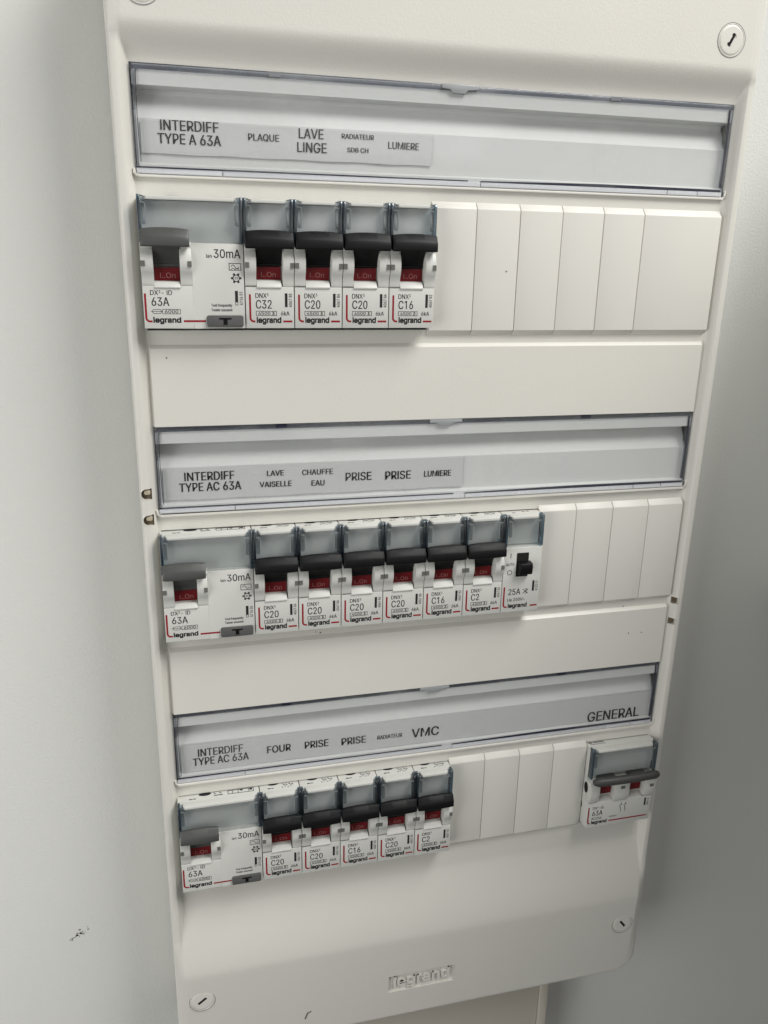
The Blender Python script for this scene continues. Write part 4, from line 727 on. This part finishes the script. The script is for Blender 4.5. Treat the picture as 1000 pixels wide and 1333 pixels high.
def make_mcb(rating, num, label, group, x, r):
    t = thing('circuit_breaker', label, 'circuit breaker', (x, 0, RC[r] - ZB), group)
    w = MOD; h = w / 2
    bm = bmesh.new(); body_core(bm, w); cheeks(bm, -h + .12, -4.7); cheeks(bm, 4.7, h - .12)
    # pale tongue under the flag
    prism_x(bm, [(-4, -4.0), (-6.9, -4.4), (-8.5, -6.5), (-8.3, -7.1), (-4, -7.1)], -4.6, 4.2)
    fin(bm, 'body', M['body'], t, LO, bev=0.17)
    for xa, xb in ((-h + .15, -h + 1.5), (h - 1.5, h - .15)):
        bm = bmesh.new(); notch(bm, xa, xb); fin(bm, 'clip_notch', M['notch'], t, LO)
    bm = bmesh.new(); stroke(bm, [(-h + .3, -6.25), (-h + 4.3, -6.25)], 0.22, -8.12, -7.5)
    fin(bm, 'seam_line', M['notch'], t, LO)
    flap(t, w, 8.2)
    bm = bmesh.new(); handle(bm, -8.45, 8.3)
    neck(bm, -4.45, 4.35)
    fin(bm, 'toggle', M['black'], t, LO, bev=0.18)
    bm = bmesh.new(); flag(bm, -4.4, 4.3)
    fl = fin(bm, 'on_flag', M['red'], t, LO)
    bm = bmesh.new(); text(bm, 'I..On', -2.9, -3.2, 1.7, 5.6, y=-5.3, bold=0.004)
    letters(bm, 'flag_lettering', M['flagink'], fl)
    bm = bmesh.new(); bracket(bm, -7.1, 1.7); fin(bm, 'red_bracket', M['redink'], t, LO); bm = bmesh.new(); stroke(bm, [(4.6, -18.5), (7.9, -18.5)], .68, YP, YF + .02)
    fin(bm, 'red_line', M['redink'], t, LO)
    bm = bmesh.new()
    text(bm, 'DNX3', -5.3, -10.35, 1.65, 4.9, y=YP, hi=(3,))
    text(bm, rating, -5.2, -14.0, 2.95, None, y=YP) if False else text(bm, rating, -5.2, -14.0, 2.95, 6.0 if len(rating) == 3 else 4.0, y=YP)
    rating_box(bm, -5.1, 2.3, -16.5, -14.85, '4500 3', 1.0)
    text(bm, '6kA', 3.7, -16.4, 1.45, 3.2, y=YP)
    ref_bar(bm, 5.3, num)
    brand(bm, -5.0, 9.0)
    letters(bm, 'lettering', M['ink'], t, LO)
    bm = bmesh.new(); top_marks(bm, 0, w, 'mcb'); fin(bm, 'circuit_symbol', M['ink'], t, LO)
    return t

def make_rcd(kind, num, label, group, r):
    w = 35.0; h = w / 2; x = mx(1)
    t = thing('residual_current_breaker', label, 'residual current breaker', (x, 0, RC[r] - ZB), group)
    bm = bmesh.new()
    H = h - .18
    prism_x(bm, [(22, 22.4), (-4.6, 22.4), (-5.0, 22.0), (-5.0, 8.0), (-4.2, 7.0), (-4.2, -5.2), (YF, -6.6), (YF, -ZB), (22, -ZB)], -H, -0.4)
    prism_x(bm, [(22, 22.4), (-4.6, 22.4), (-5.0, 22.0), (-5.0, 8.0), (YF, 7.6), (YF, -ZB), (22, -ZB)], -0.4, H)
    lip(bm, H)
    cheeks(bm, -H + .02, -13.2); cheeks(bm, -4.4, -0.4)
    prism_x(bm, [(-4, -4.8), (-7.1, -5.1), (-8.5, -6.9), (-8.3, -7.4), (-4, -7.4)], -13.3, -4.5)
    fin(bm, 'body', M['body'], t, LO, bev=0.17)
    for xa, xb in ((-H + .05, -H + 1.4), (-1.8, -0.45)):
        bm = bmesh.new(); notch(bm, xa, xb); fin(bm, 'clip_notch', M['notch'], t, LO)
    flap(t, w, 7.9)
    bm = bmesh.new(); handle(bm, -17.0, -0.9)
    neck(bm, -13.1, -4.5, -0.6)
    fin(bm, 'toggle', M['grey'], t, LO, bev=0.18)
    bm = bmesh.new(); flag(bm, -13.05, -4.55, -0.7)
    fl = fin(bm, 'on_flag', M['red'], t, LO)
    bm = bmesh.new(); text(bm, 'I..On', -11.4, -4.0, 1.8, 5.6, y=-5.3, bold=0.004)
    letters(bm, 'flag_lettering', M['flagink'], fl)
    bm = bmesh.new(); bracket(bm, -h + 0.9, 2.0); fin(bm, 'red_bracket', M['redink'], t, LO); bm = bmesh.new(); stroke(bm, [(-4.0, -18.4), (3.6, -18.4)], .68, YP, YF + .02)
    fin(bm, 'red_line', M['redink'], t, LO)
    bm = bmesh.new()
    text(bm, 'DX3- ID', -15.0, -9.6, 1.6, 7.6, y=YP, hi=(2,))
    text(bm, '63A', -14.8, -13.2, 2.85, 6.2, y=YP)
    ring(bm, rrect(-14.4, -11.4, -15.9, -14.4, .5), rrect(-14.25, -11.55, -15.75, -14.55, .4), YP, YF + .02)
    stroke(bm, [(-15.0, -15.15), (-11.0, -15.15)], .16, YP, YF + .02)
    ring(bm, rrect(-11.1, -4.9, -16.0, -14.3, .3), rrect(-10.95, -5.05, -15.85, -14.45, .25), YP, YF + .02)
    text(bm, '6000', -10.4, -15.7, 1.15, 4.8, y=YP)
    text(bm, 'legrand', -14.4, -18.85, 1.75, 9.6, y=YP, bold=0.03)
    text(bm, '30mA', 7.0, 3.0, 2.85, 9.3, y=YP)
    text(bm, 'Ian', 4.5, 3.0, 1.2, 2.1, y=YP)
    rect_ring(bm, 12.2, 16.4, -1.1, 1.35, .2, YP, YF + .02)
    sn = [(12.9 + 2.8 * k / 12, 0.1 + 0.65 * math.sin(2 * math.pi * k / 12)) for k in range(13)]
    stroke(bm, sn, .2, YP, YF + .02)
    if kind == 'A': stroke(bm, [(12.9, -.75), (13.6, -.3), (14.3, -.75), (15.0, -.3), (15.7, -.75)], .18, YP, YF + .02)
    ring(bm, disc(14.6, -3.7, 1.25, 20), disc(14.6, -3.7, 0.95, 20), YP, YF + .02)
    for k in range(6):
        a = math.radians(60 * k); stroke(bm, [(14.6 + 1.2 * math.cos(a), -3.7 + 1.2 * math.sin(a)), (14.6 + 1.8 * math.cos(a), -3.7 + 1.8 * math.sin(a))], .68, YP, YF + .02)
    rect_ring(bm, 14.1, 15.1, -4.05, -3.35, .15, YP, YF + .02)
    text(bm, num, 16.7, -12.9, 1.15, 4.8, y=YP, up=True, bold=0.012)
    rect_ring(bm, 14.0, 15.0, -12.9, -8.0, .16, YP, YF + .02)
    prism_y(bm, [(14.1, -11.9), (14.9, -11.9), (14.9, -8.1), (14.1, -8.1)], YP, YF + .02)
    text(bm, 'Test frequently', 5.6, -13.4, 0.95, 7.3, y=YP, bold=.02); text(bm, 'Tester souvent', 5.6, -15.0, 0.95, 7.3, y=YP, bold=.02)
    letters(bm, 'lettering', M['ink'], t, LO)
    bm = bmesh.new()
    prism_y(bm, rrect(3.9, 16.6, -20.4, -16.4, .7), -8.9, -7.8)
    b = fin(bm, 'test_button', M['midgrey'], t, LO, bev=0.2)
    bm = bmesh.new(); prism_y(bm, [(8.2, -17.2), (12.4, -17.2), (12.4, -17.75), (11.0, -17.75), (11.0, -19.6), (9.6, -19.6), (9.6, -17.75), (8.2, -17.75)], -9.0, -8.8)
    fin(bm, 'letter_ridge', M['black'], b)
    bm = bmesh.new(); top_marks(bm, 0, w, 'rcd'); fin(bm, 'circuit_symbol', M['ink'], t, LO)
    return t

make_rcd('A', '4116 51', 'wide 63A differential breaker with grey toggle at the left end of the top row', 'wide differential breakers', 0)
make_rcd('AC', '4116 50', 'wide 63A differential breaker with grey toggle at the left end of the middle row', 'wide differential breakers', 1)
make_rcd('AC', '4116 50', 'wide 63A differential breaker with grey toggle at the left end of the bottom row', 'wide differential breakers', 2)
GB = 'narrow breakers with black toggles'
for r, m, rating, num, lab in (
        (0, 2, 'C32', '4067 88', 'narrow breaker marked C32 with black toggle, under the PLAQUE caption'),
        (0, 3, 'C20', '4067 84', 'narrow C20 breaker with black toggle, under the LAVE LINGE caption'),
        (0, 4, 'C20', '4067 84', 'narrow C20 breaker with black toggle, under the RADIATEUR SDB CH caption'),
        (0, 5, 'C16', '4067 83', 'narrow C16 breaker with black toggle, last breaker of the top row beside the blanking strip'),
        (1, 2, 'C20', '4067 84', 'narrow C20 breaker with black toggle, under the LAVE VAISELLE caption'),
        (1, 3, 'C20', '4067 84', 'narrow C20 breaker with black toggle, under the CHAUFFE EAU caption'),
        (1, 4, 'C20', '4067 84', 'narrow C20 breaker in the middle row, under the left of its two PRISE captions'),
        (1, 5, 'C20', '4067 84', 'narrow C20 breaker in the middle row, under the right of its two PRISE captions'),
        (1, 6, 'C16', '4067 83', 'narrow C16 breaker in the middle row, under the LUMIERE caption'),
        (1, 7, 'C2', '4067 82', 'narrow C2 breaker directly left of the 25A contactor in the middle row'),
        (2, 2, 'C20', '4067 84', 'narrow C20 breaker with black toggle, under the FOUR caption'),
        (2, 3, 'C20', '4067 84', 'narrow C20 breaker in the bottom row, between the FOUR breaker and the C16 breaker'),
        (2, 4, 'C16', '4067 83', 'narrow C16 breaker in the bottom row, between two C20 breakers'),
        (2, 5, 'C20', '4067 84', 'narrow C20 breaker in the bottom row, under the small RADIATEUR caption'),
        (2, 6, 'C2', '4067 82', 'narrow C2 breaker under the VMC caption, beside the blanking strip')):
    make_mcb(rating, num, lab, GB, mx(m + .5), r)

# contactor with a slide switch
def make_contactor(x, r):
    t = thing('contactor', 'narrow 25A contactor with a small black slide switch, last device of the middle row', 'contactor', (x, 0, RC[r] - ZB))
    w = MOD; h = w / 2; H = h - .18
    bm = bmesh.new()
    prism_x(bm, [(22, 22.4), (-4.6, 22.4), (-5.0, 22.0), (-5.0, 9.0), (YF, 8.6), (YF, -ZB), (22, -ZB)], -H, H)
    lip(bm, H)
    fin(bm, 'body', M['body'], t, LO, bev=0.17)
    flap(t, w, 9.4)
    bm = bmesh.new(); prism_y(bm, rrect(-2.9, 2.6, -4.6, 6.2, .3), YF - .06, YF + .3)
    s = fin(bm, 'switch_slot', M['dark'], t, LO)
    bm = bmesh.new(); prism_x(bm, [(-8, 2.6), (-11.2, 2.2), (-11.6, 0.6), (-11.2, -2.6), (-8, -3.4)], -2.3, 3.4)
    fin(bm, 'switch_knob', M['black'], s, bev=.3)
    bm = bmesh.new(); bracket(bm, -7.6, 1.6); fin(bm, 'red_bracket', M['redink'], t, LO); bm = bmesh.new(); stroke(bm, [(4.8, -18.5), (8.0, -18.5)], .68, YP, YF + .02)
    fin(bm, 'red_line', M['redink'], t, LO)
    bm = bmesh.new()
    stroke(bm, [(-5.6, 4.0), (-5.6, 6.2)], .3, YP, YF + .02)
    text(bm, 'AUTO', -7.6, .6, 1.2, 3.9, y=YP)
    ring(bm, disc(-5.7, -2.5, 1.15, 20), disc(-5.7, -2.5, .9, 20), YP, YF + .02)
    text(bm, '25A', -5.9, -12.9, 2.75, 5.8, y=YP)
    stroke(bm, [(1.0, -12.6), (3.2, -10.6)], .25, YP, YF + .02); stroke(bm, [(1.0, -10.6), (3.2, -12.6)], .25, YP, YF + .02)
    stroke(bm, [(2.0, -10.4), (3.4, -10.9), (2.4, -11.6), (3.4, -12.3), (2.0, -12.8)], .2, YP, YF + .02)
    text(bm, 'Ue 250V~', -6.0, -15.9, 1.4, 8.3, y=YP)
    ref_bar(bm, 5.2, '4125 01', -6.9)
    text(bm, 'legrand', -5.6, -18.85, 1.75, 9.0, y=YP, bold=0.03)
    letters(bm, 'lettering', M['ink'], t, LO)
    bm = bmesh.new(); top_marks(bm, 0, w, 'contactor'); fin(bm, 'circuit_symbol', M['ink'], t, LO)
make_contactor(mx(8.5), 1)

# main switch
def make_main(x, r):
    t = thing('main_switch', 'wide 63A main switch with one grey bar handle, alone under the GENERAL caption', 'main switch', (x, 0, RC[r] - ZB))
    w = 35.0; h = w / 2; H = h - .3
    bm = bmesh.new()
    prism_x(bm, [(22, 22.4), (-4.6, 22.4), (-5.0, 22.0), (-5.0, 8.0), (-4.2, 7.0), (-4.2, -5.6), (YF, -7.0), (YF, -ZB), (22, -ZB)], -H, H)
    lip(bm, H)
    prism_x(bm, [(-3, 5.4), (-8.2, 4.9), (-9.5, 2.6), (-9.6, -1.5), (-8.4, -6.4), (-3, -6.4)], -H + .02, -12.3)
    prism_x(bm, [(-3, 5.4), (-8.2, 4.9), (-9.5, 2.6), (-9.6, -1.5), (-8.4, -6.4), (-3, -6.4)], 12.3, H - .02)
    prism_x(bm, [(-3, 5.4), (-8.6, 4.9), (-9.3, 2.6), (-9.4, -3.5), (-8.4, -7.0), (-3, -7.0)], -3.8, 3.8)
    fin(bm, 'body', M['body'], t, LO, bev=0.25)
    flap(t, w, 7.4)
    bm = bmesh.new()
    # bar handle across both poles: bowed front, round ends
    n = 18; rg = []
    for i in range(n + 1):
        t_ = i / n; xx = -16.9 + 34.6 * t_; u = 2 * t_ - 1
        e = max(0, 1 - abs(u) ** 26) ** .5 * .35 + .65
        bow = 1.2 * (1 - u * u)
        rg.append([bm.verts.new((xx, -10.6 - bow + 2.1 * e * math.cos(a), 7.1 + 0.4 * bow + 2.1 * e * math.sin(a))) for a in [k * math.pi / 6 for k in range(12)]])
    for a, b in zip(rg, rg[1:]):
        for i in range(12): bm.faces.new((a[i], b[i], b[(i + 1) % 12], a[(i + 1) % 12]))
    bm.faces.new(rg[0][::-1]); bm.faces.new(rg[-1])
    for xa in (-12.2, 3.9): neck(bm, xa, xa + 8.3)
    fin(bm, 'bar_handle', M['bar'], t, LO, smooth=60)
    for xa in (-12.1, 4.0):
        bm = bmesh.new(); flag(bm, xa, xa + 8.1)
        fin(bm, 'on_flag', M['red'], t, LO)
    for q, yn in (([(-1.1, .4), (1.1, .4), (1.1, 1.9), (-1.1, 1.9)], -9.5), ([(14.6, -.6), (16.6, -.6), (16.6, 1.0), (14.6, 1.0)], -9.7)):
        bm = bmesh.new(); prism_y(bm, q, yn, -9)
        fin(bm, 'clip_notch', M['notch'], t, LO)
    for cy, cz, ry, rz in ((-4.4, 0.4, 1.8, 3.0), (-1.6, -11.2, .7, 1.9)):
        bm = bmesh.new()
        a = [bm.verts.new((-H - 0.04, cy + ry * math.cos(2 * math.pi * i / 20), cz + rz * math.sin(2 * math.pi * i / 20))) for i in range(20)]
        b = [bm.verts.new((-H + .3, v.co.y, v.co.z)) for v in a]
        bm.faces.new(a); bm.faces.new(b[::-1])
        for i in range(20): bm.faces.new((a[i], b[i], b[(i + 1) % 20], a[(i + 1) % 20]))
        fin(bm, 'side_hole', M['dark'], t, LO)
    bm = bmesh.new(); bracket(bm, -16.4, 1.2); fin(bm, 'red_bracket', M['redink'], t, LO); bm = bmesh.new(); stroke(bm, [(-5.0, -18.3), (15.6, -18.3)], .68, YP, YF + .02)
    fin(bm, 'red_line', M['redink'], t, LO)
    bm = bmesh.new()
    text(bm, 'DX3-IS', -14.5, -10.6, 1.5, 6.0, y=YP, hi=(2,))
    text(bm, '63A', -14.6, -14.2, 2.75, 5.8, y=YP)
    text(bm, 'AC22A', -14.6, -16.5, 1.3, 5.4, y=YP)
    text(bm, '400V~', -5.0, -16.4, 0.9, 4.6, y=YP)
    text(bm, 'legrand', -14.6, -18.9, 1.75, 8.6, y=YP, bold=0.03)
    for xa in (1.0, 3.4):
        stroke(bm, [(xa, -8.6), (xa, -10.2)], .25, YP, YF + .02); stroke(bm, [(xa - .8, -10.3), (xa, -12.4)], .3, YP, YF + .02); stroke(bm, [(xa, -12.4), (xa, -14.0)], .25, YP, YF + .02)
        stroke(bm, [(xa - .6, -10.0), (xa + .6, -10.0)], .25, YP, YF + .02)
    ref_bar(bm, 13.6, '4064 61', -8.0, 4.4)
    letters(bm, 'lettering', M['ink'], t, LO)
    bm = bmesh.new(); top_marks(bm, 0, w, 'main'); fin(bm, 'circuit_symbol', M['softink'], t, LO)
M['bar'] = mat('charcoal bar handle plastic', (0.05, 0.05, 0.048), 0.45, 0.5, bump=0.1, bscale=2600)
make_main(mx(12), 2)
